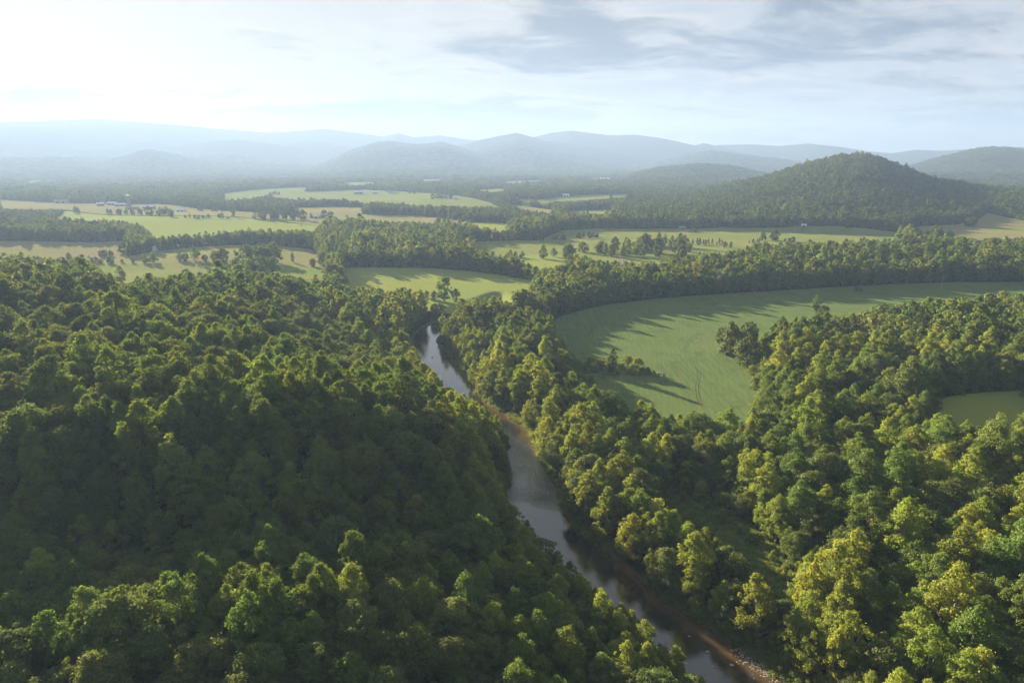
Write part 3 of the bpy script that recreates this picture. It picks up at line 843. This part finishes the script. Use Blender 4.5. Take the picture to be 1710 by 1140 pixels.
# ------------------------------------------------------------------ words that single a thing out
ONES = 'zero one two three four five six seven eight nine ten eleven twelve thirteen fourteen fifteen sixteen seventeen eighteen nineteen'.split()
TENS = ['', '', 'twenty', 'thirty', 'forty', 'fifty', 'sixty', 'seventy', 'eighty', 'ninety']


def num(n):
    n = int(max(0, min(99, n)))
    return ONES[n] if n < 20 else TENS[n // 10] + ('-' + ONES[n % 10] if n % 10 else '')


USED = set()


def place_words(px, py):
    return num(round(px / PW * 100)) + ' percent across, ' + num(round(py / PH * 100)) + ' percent down'


def unique(desc, px, py):
    lab = desc + ', ' + place_words(px, py)
    for extra in ('', 'smaller ', 'lower ', 'partly hidden ', 'half hidden lower ', 'narrow '):
        L_ = extra + lab
        if L_ not in USED: break
    USED.add(L_); return L_


def link_part(name, me, parent):
    o = bpy.data.objects.new(name, me); COL.objects.link(o); o.parent = parent; return o


def put_tree(name, idx, loc, rot, scl, label, cat, group, parts=('trunk', 'crown')):
    e = bpy.data.objects.new(name, None); COL.objects.link(e); e.empty_display_size = 1
    e.location = loc; e.rotation_euler = rot; e.scale = scl
    e['label'] = label; e['category'] = cat
    if group: e['group'] = group
    link_part(parts[0], TRUNK[idx], e); link_part(parts[1], CROWN[idx], e)
    return e


# ------------------------------------------------------------------ the 300 trees that show largest
LOOK = {'sycamore': 'upright yellow-green tree', 'oak': 'broad dull-green tree', 'maple': 'rounded mid-green tree', 'poplar': 'tall green tree'}
for q in chosen:
    sel = np.nonzero(buf == (np.nonzero(near == q)[0][0]))
    px, py = (sel[1].mean() * 3 + 1, sel[0].mean() * 3 + 1) if len(sel[0]) else project(X[q], Y[q], Z[q] + 10)[:2]
    dl = np.min(np.hypot(LBW[:, 0] - X[q], LBW[:, 1] - Y[q])); dr_ = np.min(np.hypot(RBW[:, 0] - X[q], RBW[:, 1] - Y[q]))
    hillside = dl < dr_
    if min(dl, dr_) < 13: zone = 'on the river bank below the hillside' if hillside else 'on the river bank opposite the hillside'
    elif hillside: zone = 'on the wooded knoll' if Y[q] < 150 else 'on the hillside above the river'
    else: zone = 'in the flat woods beyond the river'
    put_tree('broadleaf_tree', IDX[q], (X[q], Y[q], Z[q] - .1), ROT[q], SCL[q], unique(LOOK[KIND[q]] + ' ' + zone, px, py), 'tree', 'forest trees')

# ------------------------------------------------------------------ trees standing in the fields: x0, x1, top y, base y in the photo, kind, where
BOX = [(920, 946, 390, 402, 'oak', 'dark bushy tree in the ridge pasture'), (966, 1003, 388, 398, 'oak', 'low dark tree in the ridge pasture'), (866, 920, 374, 399, 'poplar', 'tree at the pasture corner'),
       (899, 907, 396, 403, 'maple', 'small lone tree in the ridge pasture'), (1003, 1028, 404, 424, 'oak', 'tree in the belt across the pasture'), (1018, 1072, 400, 419, 'oak', 'tree in the belt across the pasture'),
       (1074, 1153, 396, 427, 'oak', 'large tree in the clump in the pasture'), (1080, 1150, 392, 415, 'maple', 'tree in the clump in the pasture'), (960, 1012, 404, 424, 'oak', 'dark tree in the double belt across the pasture'), (1010, 1075, 408, 430, 'maple', 'tree in the lower belt across the pasture'), (1040, 1100, 397, 415, 'oak', 'tree in the upper belt across the pasture'), (1095, 1158, 404, 432, 'oak', 'tree at the end of the pasture belt'),
       (1153, 1208, 399, 410, 'cedar', 'small dark cedar in the pasture'),
       (1204, 1222, 402, 415, 'oak', 'round dark tree in the pasture'), (1157, 1165, 378, 389, 'cedar', 'lone dark cedar on the pasture ridge'), (1251, 1268, 399, 407, 'cedar', 'low cedar in the pasture'),
       (1267, 1304, 387, 403, 'oak', 'tree in the small pasture clump'), (1311, 1326, 396, 404, 'oak', 'dark bush in the pasture'), (1270, 1283, 404, 417, 'oak', 'round tree at the wood edge'),
       (1290, 1297, 411, 418, 'cedar', 'small cedar at the wood edge'), (898, 966, 409, 432, 'oak', 'tree in the row below the pasture'), (845, 876, 419, 431, 'maple', 'small tree in the row below the pasture'),
       (1413, 1424, 399, 407, 'oak', 'round bush at the pasture edge'), (1436, 1453, 399, 414, 'oak', 'dark tree at the pasture edge'), (1498, 1582, 381, 404, 'oak', 'dark tree in the clump between two pastures'),
       (1408, 1424, 380, 386, 'oak', 'bush before the wooded hill'), (1606, 1627, 362, 380, 'oak', 'tree at the foot of the wooded hill'),
       (37, 56, 348, 356, 'oak', 'far hedge bush in the pale field'), (72, 95, 350, 357, 'oak', 'far tree behind the long white shed'), (123, 132, 345, 355, 'oak', 'far single tree in the pale field'),
       (176, 236, 346, 359, 'oak', 'tree below the farmstead'), (242, 291, 348, 362, 'oak', 'tree below the farmstead'), (308, 320, 356, 364, 'oak', 'small tree on the field line'),
       (325, 349, 359, 365, 'oak', 'low bush on the field line'), (363, 374, 357, 365, 'oak', 'dark tree on the field line'), (379, 385, 361, 365, 'shrub', 'tiny bush on the field line'),
       (329, 341, 346, 353, 'oak', 'far tree beyond the white shed'), (353, 394, 347, 354, 'oak', 'far hedge tree'), (500, 504, 372, 377, 'shrub', 'tiny bush in the bright field'),
       (415, 560, 350, 368, 'oak', 'hedgerow tree beside the bright field'), (98, 107, 429, 438, 'oak', 'small round tree in the left-hand field'), (111, 125, 424, 438, 'maple', 'cone shaped tree in the left-hand field'),
       (131, 143, 425, 438, 'oak', 'leaning tree in the left-hand field'), (147, 196, 430, 441, 'oak', 'low tree on the fence line'), (160, 190, 415, 430, 'oak', 'dark tree above the fence line'),
       (202, 224, 428, 441, 'oak', 'wide round tree on the fence line'), (238, 249, 424, 439, 'maple', 'thin tree on the fence line'), (250, 264, 422, 439, 'maple', 'forked tree on the fence line'),
       (290, 316, 421, 439, 'oak', 'tree on the fence line'), (326, 374, 418, 439, 'oak', 'tree on the fence line'), (374, 500, 410, 444, 'oak', 'tree of the belt across the knoll field'),
       (502, 547, 420, 446, 'oak', 'tree of the belt across the knoll field'), (190, 222, 401, 426, 'maple', 'tree beside the farmhouse'), (222, 284, 402, 416, 'oak', 'tree behind the farmhouse'),
       (200, 236, 451, 478, 'maple', 'large pale green tree in front of the field'), (302, 345, 452, 470, 'oak', 'tree at the near field edge'), (370, 474, 432, 468, 'oak', 'large tree at the near field edge'),
       (540, 575, 438, 478, 'oak', 'large dark tree at the hay field corner'), (646, 661, 314, 322, 'oak', 'far tree beside the white house'), (683, 696, 316, 324, 'oak', 'far round tree on the open hill'),
       (560, 577, 325, 341, 'oak', 'far tree in the open hill hedge'), (500, 550, 331, 340, 'oak', 'far hedge tree on the open hill'), (720, 760, 324, 333, 'oak', 'far tree by the pale houses'),
       (730, 754, 459, 503, 'poplar', 'tallest dark tree before the hay field'), (700, 728, 478, 500, 'oak', 'tree before the hay field'), (754, 768, 482, 503, 'oak', 'small dark tree before the hay field'),
       (1352, 1392, 499, 532, 'oak', 'round dark tree alone in the crop field'), (1427, 1440, 475, 490, 'maple', 'small pale tree alone in the crop field'),
       (1200, 1238, 538, 592, 'oak', 'grey-green tree in the clump in the crop field'), (1232, 1266, 536, 588, 'oak', 'dark tree in the clump in the crop field'), (1225, 1268, 560, 612, 'oak', 'front tree in the clump in the crop field'),
       (1014, 1031, 582, 622, 'maple', 'slender tallest tree of the island in the crop'), (1290, 1340, 530, 560, 'maple', 'pale green tree at the corner of the woods'),
       (105, 215, 318, 334, 'oak', 'far tree behind the farmstead'), (452, 470, 316, 326, 'oak', 'far single tree in the hill field')]
for x0, x1, yt, yb, kind, desc in BOX:
    bx, by = unproject((x0 + x1) / 2, yb)
    dep = project(bx, by, float(height(bx, by)))[2]
    Hm = max(2.5, (yb - yt) * dep / FPX * 1.02)
    H0, C0, _z = SPEC[kind]
    sz = Hm / H0
    wpx = 2 * C0 * sz * FPX / dep
    wide = 1.0
    n = max(1, int(round((x1 - x0) / (wpx * .85))))
    if n == 1: wide = min(1.8, max(.6, (x1 - x0) / wpx))
    n = min(n if n == 1 else int(n * 1.1 + .5), 10)
    for k in range(n):
        px = x0 + (x1 - x0) * (k + .5) / n + (rng.uniform(-.55, .55) * (x1 - x0) / n if n > 1 else 0)
        pyb = yb - (rng.uniform(0, .22) * (yb - yt) if n > 1 else 0)
        bx, by = unproject(px, pyb); bz = float(height(bx, by))
        v = sz * (rng.uniform(.5, 1.08) if n > 1 else 1)
        lod = 1 if math.hypot(bx, by) < 900 else 2
        kk = kind if rng.random() < .7 or kind in ('cedar', 'shrub') else ['maple', 'oak', 'poplar'][rng.integers(3)]
        idx = PROTO[(kk, lod)][rng.integers(len(PROTO[(kk, lod)]))]
        nm = {'cedar': 'cedar_tree', 'shrub': 'bush'}.get(kind, 'field_tree')
        put_tree(nm, idx, (bx, by, bz - .1), (0, 0, rng.uniform(0, 6.28)), (v * wide * SPEC[kind][0] / SPEC[kk][0],) * 2 + (v * SPEC[kind][0] / SPEC[kk][0],), unique(desc, px, (yt + yb) / 2), 'bush' if nm == 'bush' else 'tree',
                 {'cedar_tree': 'cedars in the pasture', 'bush': 'small bushes in the fields'}.get(nm, 'trees standing in and around the fields'))

# ------------------------------------------------------------------ island of shrubs in the crop field, and bushes in the grassy strip
for px, py, s_ in [(968, 612, 1.0), (976, 618, .8), (985, 608, 1.3), (993, 617, 1.0), (1003, 611, 1.2), (1010, 621, .8), (1021, 612, 1.5), (1029, 622, .9), (1038, 615, 1.0), (1047, 609, 1.5), (1055, 620, 1.2),
                   (1064, 616, 1.7), (1072, 622, 1.1), (1082, 620, .8), (1092, 623, .55), (1100, 625, .45), (1108, 625, .4)]:
    bx, by = unproject(px, py + 4); idx = PROTO[('shrub', 0)][rng.integers(2)]
    put_tree('shrub', idx, (bx, by, float(height(bx, by))), (0, 0, rng.uniform(0, 6)), (s_ * 1.1, s_ * 1.1, s_ * 1.05), unique('yellow-green shrub of the island in the crop field', px, py), 'shrub', 'shrubs on the island in the crop field', ('stem', 'foliage'))
for px, py, s_ in [(1140, 838, .8), (1180, 850, .6), (1205, 872, 1.0), (1150, 822, .5), (1258, 905, .9), (1290, 935, .7), (1310, 962, .8), (1130, 815, .6), (1235, 890, .5)]:
    bx, by = unproject(px, py); idx = PROTO[('shrub', 0)][rng.integers(2)]
    put_tree('shrub', idx, (bx, by, float(height(bx, by))), (0, 0, rng.uniform(0, 6)), (s_ * .8, s_ * .8, s_), unique('dark shrub in the shaded grassy strip', px, py), 'shrub', 'shrubs in the grassy strip', ('stem', 'foliage'))


# ------------------------------------------------------------------ dead trees
def dead_geo(seed):
    g = random.Random(seed); V, F = [], []

    def grow(p, d, L_, r, dep_):
        pts, rads = [p], [r]
        for k in range(3):
            d = (d + Vector((g.uniform(-.2, .2), g.uniform(-.2, .2), g.uniform(-.05, .15)))).normalized(); p = p + d * L_ / 3; pts.append(p); rads.append(r * (1 - .22 * (k + 1)))
        v, q = tube(pts, rads, 6 if dep_ < 2 else 4); o_ = len(V); V.extend(v); F.extend([tuple(i_ + o_ for i_ in f_) for f_ in q])
        if dep_ < 3:
            for k in range(3 if dep_ else 4):
                an = g.uniform(0, 6.28); nd = (d * .8 + Vector((math.cos(an), math.sin(an), .35)) * .8).normalized()
                grow(pts[1 + k % 3], nd, L_ * .58, rads[1 + k % 3] * .6, dep_ + 1)
    grow(Vector((0, 0, -.5)), Vector((0, 0, 1)), 13, .30, 0)
    return np.array(V), np.array(F)


dead_bark = simple('dead_bark', (.24, .22, .19), .9, .25, 2)
for k, (px, py, yt, txt) in enumerate([(712, 735, 690, 'pale bare dead tree on the shaded slope near the river'), (672, 760, 718, 'grey bare dead tree among dark hillside trees'),
                                       (1375, 775, 735, 'bare brownish dead tree at the edge of the flat woods'), (1683, 622, 585, 'pale leafless tree beside the young evergreens'),
                                       (1310, 800, 765, 'leafless pale-limbed tree behind the grassy strip'), (300, 720, 680, 'thin bare dead tree high on the hillside')]):
    bx, by = unproject(px, py, 6.0); dv, df = dead_geo(40 + k)
    e = bpy.data.objects.new('dead_tree', None); COL.objects.link(e); e.location = (bx, by, float(height(bx, by))); e.scale = (.72,) * 3; e['label'] = txt; e['category'] = 'dead tree'; e['group'] = 'bare dead trees'
    nv = 4 * 6 * 1
    add_mesh('trunk', dv[:24], df[:18], 4, dead_bark, True, parent=e)
    add_mesh('branches', dv[24:], df[18:] - 24, 4, dead_bark, True, parent=e)

# ------------------------------------------------------------------ farm buildings
WALL = {'white': simple('white_boards', (.75, .74, .70), .8, .08), 'grey': simple('grey_boards', (.30, .29, .27), .85, .2), 'red': simple('red_boards', (.34, .10, .07), .8, .15),
        'tan': simple('tan_boards', (.45, .38, .30), .8, .1), 'dark': simple('dark_opening', (.03, .03, .035), .6, .1), 'concrete': simple('silo_concrete', (.26, .25, .24), .85, .12)}
ROOF = {'pale': simple('pale_metal_roof', (.72, .73, .74), .45, .06), 'grey': simple('grey_roof', (.28, .28, .29), .6, .12), 'rust': simple('rusty_roof', (.38, .25, .18), .7, .25)}


def box_v(x0, x1, y0, y1, z0, z1):
    V = [(x, y, z) for z in (z0, z1) for x, y in ((x0, y0), (x1, y0), (x1, y1), (x0, y1))]
    return V, [(0, 3, 2, 1), (4, 5, 6, 7), (0, 1, 5, 4), (1, 2, 6, 5), (2, 3, 7, 6), (3, 0, 4, 7)]


def gable(name, px, py, Lb, Wb, Hb, wall, roof, rz, label, cat, house=False, open_front=False):
    bx, by = unproject(px, py); bz = float(height(bx, by))
    e = bpy.data.objects.new(name, None); COL.objects.link(e); e.location = (bx, by, bz - .2); e.rotation_euler = (0, 0, R(rz)); e['label'] = label; e['category'] = cat
    a, b, rh = Lb / 2, Wb / 2, Wb * .28
    V = [(-a, -b, 0), (a, -b, 0), (a, b, 0), (-a, b, 0), (-a, -b, Hb), (a, -b, Hb), (a, b, Hb), (-a, b, Hb), (-a, 0, Hb + rh), (a, 0, Hb + rh)]
    me = bpy.data.meshes.new('wall'); me.from_pydata(V, [], [(0, 1, 5, 4), (2, 3, 7, 6), (1, 2, 6, 9, 5), (3, 0, 4, 8, 7), (4, 5, 9, 8), (6, 7, 8, 9)]); me.materials.append(WALL[wall])
    link_part('wall', me, e)
    ov, th = .6, .22
    V, F = [], []
    for sg in (-1, 1):                                    # two sloping slabs with real thickness
        o_ = len(V); ye, ze = sg * (b + ov), Hb - ov * rh / b + .05
        for x_ in (-a - ov, a + ov):
            V += [(x_, 0, Hb + rh + .05), (x_, ye, ze), (x_, ye, ze + th), (x_, 0, Hb + rh + .05 + th)]
        F += [tuple(i_ + o_ for i_ in f_) for f_ in [(0, 1, 2, 3), (7, 6, 5, 4), (0, 4, 5, 1), (1, 5, 6, 2), (2, 6, 7, 3)]]
    me = bpy.data.meshes.new('roof'); me.from_pydata(V, [], F); me.materials.append(ROOF[roof]); rf = link_part('roof', me, e)
    if house:
        v, f = box_v(a * .3, a * .3 + .9, -.45, .45, Hb + rh * .5, Hb + rh + 1.3); me = bpy.data.meshes.new('chimney'); me.from_pydata(v, [], f); me.materials.append(WALL['red']); link_part('chimney', me, rf)
    nd = 1 if house or Lb < 14 else 2
    for k in range(nd):
        xc = 0 if nd == 1 else (-a * .45 if k == 0 else a * .45); dw = .6 if house else 1.9; dh = 2.1 if house else min(3.4, Hb * .85)
        v, f = box_v(xc - dw, xc + dw, -b - .06, -b + .02, 0.02, dh); me = bpy.data.meshes.new('door'); me.from_pydata(v, [], f); me.materials.append(WALL['dark']); link_part('door', me, e)
    for k in range(max(2, int(Lb / 5))):
        xc = -a + Lb * (k + .5) / max(2, int(Lb / 5))
        if abs(xc) < 1.6 and nd == 1: continue
        if not house and abs(abs(xc) - a * .45) < 2.6: continue
        v, f = box_v(xc - .55, xc + .55, -b - .05, -b + .02, Hb * .42, Hb * .42 + 1.2); me = bpy.data.meshes.new('window'); me.from_pydata(v, [], f); me.materials.append(WALL['dark']); link_part('window', me, e)
    return e


for args in [('barn', 87, 357, 22, 9, 3.2, 'white', 'pale', -8, 'long low white shed with pale roof in front of a tree row', 'shed'),
             ('barn', 103, 339, 30, 12, 6, 'tan', 'grey', 8, 'pale tan barn against the far woods', 'barn'), ('barn', 168, 343, 15, 9, 4, 'grey', 'pale', 30, 'small grey barn with bright roof at the farmstead edge', 'barn'),
             ('barn', 172, 340, 12, 8, 4, 'grey', 'grey', 30, 'small dull barn behind the bright-roofed barn', 'barn'), ('barn', 188, 342, 22, 10, 4, 'grey', 'pale', -6, 'long barn with bright roof beside the tall silo', 'barn'),
             ('barn', 202, 344, 26, 10, 4, 'grey', 'pale', -6, 'longest bright-roofed barn in front of the tall silo', 'barn'), ('barn', 221, 349, 26, 9, 2.6, 'grey', 'grey', -4, 'low grey cattle shed below the silo', 'shed'),
             ('barn', 249, 348, 26, 11, 3.6, 'grey', 'pale', -5, 'open grey shed with broad pale roof above the tree clump', 'shed'), ('barn', 303, 353, 19, 9, 3.2, 'white', 'pale', -10, 'white shed alone in the pale field', 'shed'),
             ('farmhouse', 251, 419, 15, 9, 3.4, 'white', 'pale', -12, 'white farmhouse with pale roof among trees', 'house', True), ('farmhouse', 267, 417, 9, 8, 3.2, 'grey', 'pale', -12, 'small grey wing building beside the white farmhouse', 'house', True),
             ('barn', 599, 324, 26, 14, 6, 'red', 'pale', 12, 'red barn with pale roof on the open hill', 'barn'), ('barn', 626, 323, 17, 9, 3, 'tan', 'pale', 5, 'small tan shed to one side of the red barn', 'shed'),
             ('farmhouse', 653, 323, 20, 10, 5, 'white', 'grey', 0, 'white house under two dark trees on the hill', 'house', True), ('farmhouse', 748, 331, 15, 10, 6, 'white', 'grey', -10, 'taller white house on the hill slope', 'house', True),
             ('farmhouse', 760, 333, 13, 9, 4, 'white', 'pale', 10, 'lower white house with pale roof on the hill slope', 'house', True), ('barn', 851, 348, 11, 8, 4, 'white', 'grey', 15, 'small white barn at a dry field corner', 'barn'),
             ('barn', 945, 328, 18, 10, 4, 'white', 'pale', 5, 'white barn at the edge of the far woods', 'barn'), ('barn', 526, 364, 18, 9, 3.4, 'white', 'pale', -8, 'white barn among hedgerow trees', 'barn'),
             ('barn', 1342, 382, 7, 4, 2.4, 'white', 'pale', -20, 'tiny white shed standing in for a vehicle on the pasture ridge', 'shed'), ('barn', 1139, 382, 9, 5, 2.2, 'grey', 'grey', 0, 'tiny dark cattle shelter on the pasture ridge', 'shed'),  # the tiny white shed is a stand-in for a vehicle
             ('barn', 1091, 421, 6, 4, 2.6, 'white', 'pale', 30, 'small white hut beside the pasture clump', 'shed'), ('farmhouse', 1037, 450, 12, 8, 6, 'tan', 'pale', 25, 'pale-roofed house half hidden in the woods', 'house', True),
             ('barn', 866, 297, 40, 14, 5, 'white', 'pale', 0, 'far pale warehouse in the hazy valley', 'barn'), ('barn', 1010, 300, 46, 16, 5, 'white', 'pale', 0, 'farthest white warehouse below the low blue hill', 'barn')]:
    gable(*args)


def lathe(prof, seg=20):
    V, F = [], []
    for r_, z_ in prof:
        for k in range(seg): V.append((r_ * math.cos(2 * math.pi * k / seg), r_ * math.sin(2 * math.pi * k / seg), z_))
    for i_ in range(len(prof) - 1):
        for k in range(seg): F.append((i_ * seg + k, i_ * seg + (k + 1) % seg, (i_ + 1) * seg + (k + 1) % seg, (i_ + 1) * seg + k))
    return V, F


bx, by = unproject(216, 345); e = bpy.data.objects.new('silo', None); COL.objects.link(e); e.location = (bx, by, float(height(bx, by)) - .3); e['label'] = 'tall grey concrete silo with bright cap beside the barns'; e['category'] = 'silo'
v, f = lathe([(3.6, 0), (3.6, 24), (3.3, 24)]); add_mesh('body', v, f, 4, WALL['concrete'], True, parent=e)
v, f = lathe([(3.9, 23.6), (4.1, 24.6), (3.4, 26), (1.8, 27), (.01, 27.3)]); add_mesh('cap', v, f, 4, ROOF['pale'], True, parent=e)
v, f = box_v(3.5, 4.4, -.5, .5, 0, 23.4); add_mesh('chute', v, f, 4, WALL['grey'], parent=e)
for z_ in (4, 8, 12, 16, 20):
    v, f = lathe([(3.62, z_), (3.7, z_ + .02), (3.7, z_ + .2), (3.62, z_ + .22)]); add_mesh('band', v, f, 4, WALL['grey'], True, parent=e)
bx, by = unproject(148, 429); e = bpy.data.objects.new('water_tank', None); COL.objects.link(e); e.location = (bx, by, float(height(bx, by))); e['label'] = 'small round white tank in the grassy field by the fence-line trees'; e['category'] = 'tank'
v, f = lathe([(1.3, 0), (1.4, .1), (1.4, 2.1), (1.1, 2.5), (.01, 2.7)]); add_mesh('body', v, f, 4, WALL['white'], True, parent=e)
v, f = lathe([(.35, 2.6), (.35, 2.9), (.01, 2.95)], 12); add_mesh('lid', v, f, 4, WALL['dark'], True, parent=e)
bx, by = unproject(1572, 482); e = bpy.data.objects.new('utility_pole', None); COL.objects.link(e); e.location = (bx, by, float(height(bx, by))); e['label'] = 'thin pale utility pole standing in the crop field'; e['category'] = 'pole'
v, f = tube([(0, 0, -1), (0, 0, 11)], [.17, .11], 8); add_mesh('post', v, f, 4, pale_bark, True, parent=e)
v, f = box_v(-1.2, 1.2, -.08, .08, 10.1, 10.3); add_mesh('crossarm', v, f, 4, pale_bark, parent=e)

# ------------------------------------------------------------------ tractor tracks and bare soil in the crop
def q7(p): return [(880 + a_ / 3.8, 480 + b_ / 3.8) for a_, b_ in p]


track_m = simple('trodden_crop', (.085, .128, .042), .95, .25, .6)
soil_m = simple('bare_soil', (.13, .105, .065), .95, .25, .8)
V, F = [], []
for tr in [[(1000, 430), (1040, 480), (1085, 540), (1062, 610), (1065, 680), (1085, 730)], [(1015, 425), (1055, 478), (1101, 540), (1080, 612), (1085, 682), (1104, 730)],
           [(990, 395), (1010, 330), (1080, 280), (1180, 255)], [(1005, 400), (1028, 335), (1090, 292), (1180, 268)],
           [(415, 250), (425, 215), (460, 195)], [(430, 252), (440, 218), (472, 200)], [(560, 415), (720, 425), (880, 430), (1000, 420)]]:
    w_ = np.array([unproject(*p) for p in q7(tr)]); w_ = smooth_poly(w_, 2)
    dd = np.gradient(w_, axis=0); dd /= np.linalg.norm(dd, axis=1)[:, None]; nn_ = np.stack([-dd[:, 1], dd[:, 0]], -1)
    o_ = len(V)
    for k in range(len(w_)):
        hw = .17 * (.75 + .5 * vnoise(np.array([w_[k, 0] * .3]), np.array([w_[k, 1] * .3]), 3)[0])
        for sg in (-1, 1):
            p_ = w_[k] + nn_[k] * hw * sg; V.append((p_[0], p_[1], float(height(p_[0], p_[1])) + .16))
    F += [(o_ + 2 * k, o_ + 2 * k + 1, o_ + 2 * k + 3, o_ + 2 * k + 2) for k in range(len(w_) - 1)]
o = add_mesh('tractor_path', V, F, 4, track_m, True); o['kind'] = 'structure'
V, F = [], []
for a_, b_, ra_2, rb_2 in [(1080, 340, 3.4, 2.2), (1115, 322, 3.2, .9), (1065, 390, 1.2, 1.4), (1052, 412, 2.6, 1), (945, 427, 6, .8), (810, 430, 3, .8), (725, 415, 3.4, .8), (340, 398, 5, 1), (710, 280, 4, .6), (985, 705, 2.6, 1.6),
                           (968, 605, 1.8, 1), (1090, 735, 2.8, 1.2), (1185, 308, 2, .8), (820, 540, 9, 2.5), (600, 598, 2.5, 1), (650, 558, 14, .9), (1490, 335, 7, 2)]:
    (px, py), = q7([(a_, b_)]); cx_, cyy = unproject(px, py); o_ = len(V)
    cz = float(height(cx_, cyy)) + .12
    V.append((cx_, cyy, cz))
    for k in range(16):
        an = 2 * math.pi * k / 16; rr = random.uniform(.65, 1.15); V.append((cx_ + .6 * ra_2 * rr * math.cos(an), cyy + rb_2 * rr * math.sin(an), cz))
    F += [(o_, o_ + 1 + k, o_ + 1 + (k + 1) % 16, o_ + 1 + (k + 1) % 16) for k in range(16)]
me = bpy.data.meshes.new('bare_soil_ground'); me.from_pydata(V, [], [f_[:3] for f_ in F]); me.materials.append(soil_m); o = bpy.data.objects.new('bare_soil_ground', me); COL.objects.link(o); o['kind'] = 'structure'

# ------------------------------------------------------------------ bank grass, stones
rk = simple('river_stone', (.36, .32, .27), .8, .35, 1.5)


def stone(seed, flat_=.6):
    g = np.random.default_rng(seed); V, F = lathe([(.01, -.5), (.5, -.42), (.85, -.1), (.8, .25), (.45, .5), (.01, .56)], 9)
    V = np.array(V); V *= (1 + .22 * np.sin(V @ g.normal(0, 3, 3) + g.uniform(0, 6)))[:, None]; V[:, 2] *= flat_; V[:, 0] *= g.uniform(.9, 1.4)
    return V, np.array(F)


for k in range(3):
    V, F = stone(60 + k); o = add_mesh('kind_%03d' % cnt, V, F, 4, rk, True, link=False); proto_col.objects.link(o); cnt += 1
tx, ty = [], []
for t_ in np.linspace(0, 1, 520):
    p, p2 = along(RBW, np.array([t_]))[0], along(LBW, np.array([t_]))[0]
    d = (p - p2) / np.linalg.norm(p - p2)
    for sgn, b_, n_ in ((1, p, 7), (-1, p2, 4)):
        for k in range(n_): q_ = b_ + d * sgn * rng.uniform(.2, 4.6) + rng.normal(0, .5, 2); tx.append(q_[0]); ty.append(q_[1])
tx, ty = np.array(tx), np.array(ty)
ok = (np.hypot(tx, ty) < 420) & (boxed_sdf(RIVER, tx, ty, 20) > .25) & (fbm(tx, ty, 18, 2, 33) > -.55)
tx, ty = tx[ok], ty[ok]; ts = rng.uniform(.5, 1.6, len(tx))
mx, my = scatter(120, 330, 40, 2.2)
inm = np.full(mx.shape, 99.)
for p in FW['meadow']: inm = np.minimum(inm, boxed_sdf(p, mx, my, 8, 99.))
mx, my = mx[inm < 1], my[inm < 1]; tx, ty, ts = np.concatenate([tx, mx]), np.concatenate([ty, my]), np.concatenate([ts, rng.uniform(.5, 1.1, len(mx))])
instancer('bank_grass', np.stack([tx, ty, height(tx, ty)], -1), np.full(len(tx), TUFT), np.stack([0 * tx, 0 * tx, rng.uniform(0, 6.28, len(tx))], -1), np.stack([ts, ts, ts * .9], -1), kind='stuff', label='bright grass and weeds along the river banks')
gp, gi_ = [], []
for k in range(900):
    a_ = rng.random(); px, py = 1232 + 95 * a_ + rng.normal(0, 9), 1085 + 62 * a_ + rng.normal(0, 7)
    x_, y_ = on_plane(px, py, 0); gp.append((x_, y_, max(-.05, float(height(x_, y_)))))
for k in range(260):
    px, py = rng.choice([800, 830, 862, 880]) + rng.normal(0, 8), 0; py = 660 + (px - 795) * .62 + rng.normal(0, 3); x_, y_ = on_plane(px, py, 0); gp.append((x_, y_, max(-.05, float(height(x_, y_)))))
gs_ = rng.uniform(.07, .26, len(gp))
instancer('river_gravel', gp, cnt - 3 + rng.integers(0, 3, len(gp)), np.stack([0 * gs_, 0 * gs_, rng.uniform(0, 6.28, len(gp))], -1), np.stack([gs_] * 3, -1), kind='stuff', label='pale gravel bars at the river edge')
for k, (px, py, s_, txt) in enumerate([(1181, 1088, .5, 'pale flat rock breaking the water in the lowest reach'), (1222, 1110, .45, 'small pale rock beside the brown shallows'), (1190, 1113, .35, 'tiny brown rock near the lower edge of the river'),
                                       (1151, 1062, .3, 'tiny pale rock in the blue water'), (833, 716, .8, 'pale rock at the head of the riffle'), (826, 712, .5, 'small pale rock just upstream of the riffle head'),
                                       (847, 837, .8, 'pale rock by the hillside bank at the riffle foot'), (905, 770, .7, 'dark rock under the field-side bank bushes'), (722, 597, 1.0, 'dark rock in the bright upstream pool')]):
    x_, y_ = on_plane(px, py, 0); V, F = stone(90 + k, .5)
    o = add_mesh('rock', V * s_, F, 4, rk, True); o.location = (x_, y_, .08); o['label'] = txt; o['category'] = 'rock'; o['group'] = 'rocks in the river'

# ------------------------------------------------------------------ haze
hv = np.array([(x, y, z) for z in (-8, 660) for x, y in ((-10600, -10600), (10600, -10600), (10600, 10600), (-10600, 10600))], float)
hz = add_mesh('haze', hv, [(0, 3, 2, 1), (4, 5, 6, 7), (0, 1, 5, 4), (1, 2, 6, 5), (2, 3, 7, 6), (3, 0, 4, 7)])
hz['kind'] = 'stuff'
hm, t, out = new_mat('haze_air'); hz.data.materials.append(hm)
pv = t.new('ShaderNodeVolumePrincipled'); pv.inputs['Color'].default_value = (.295, .42, .67, 1); pv.inputs['Density'].default_value = 1.5e-4; pv.inputs['Anisotropy'].default_value = .2
t.l.new(pv.outputs[0], out.inputs['Volume'])
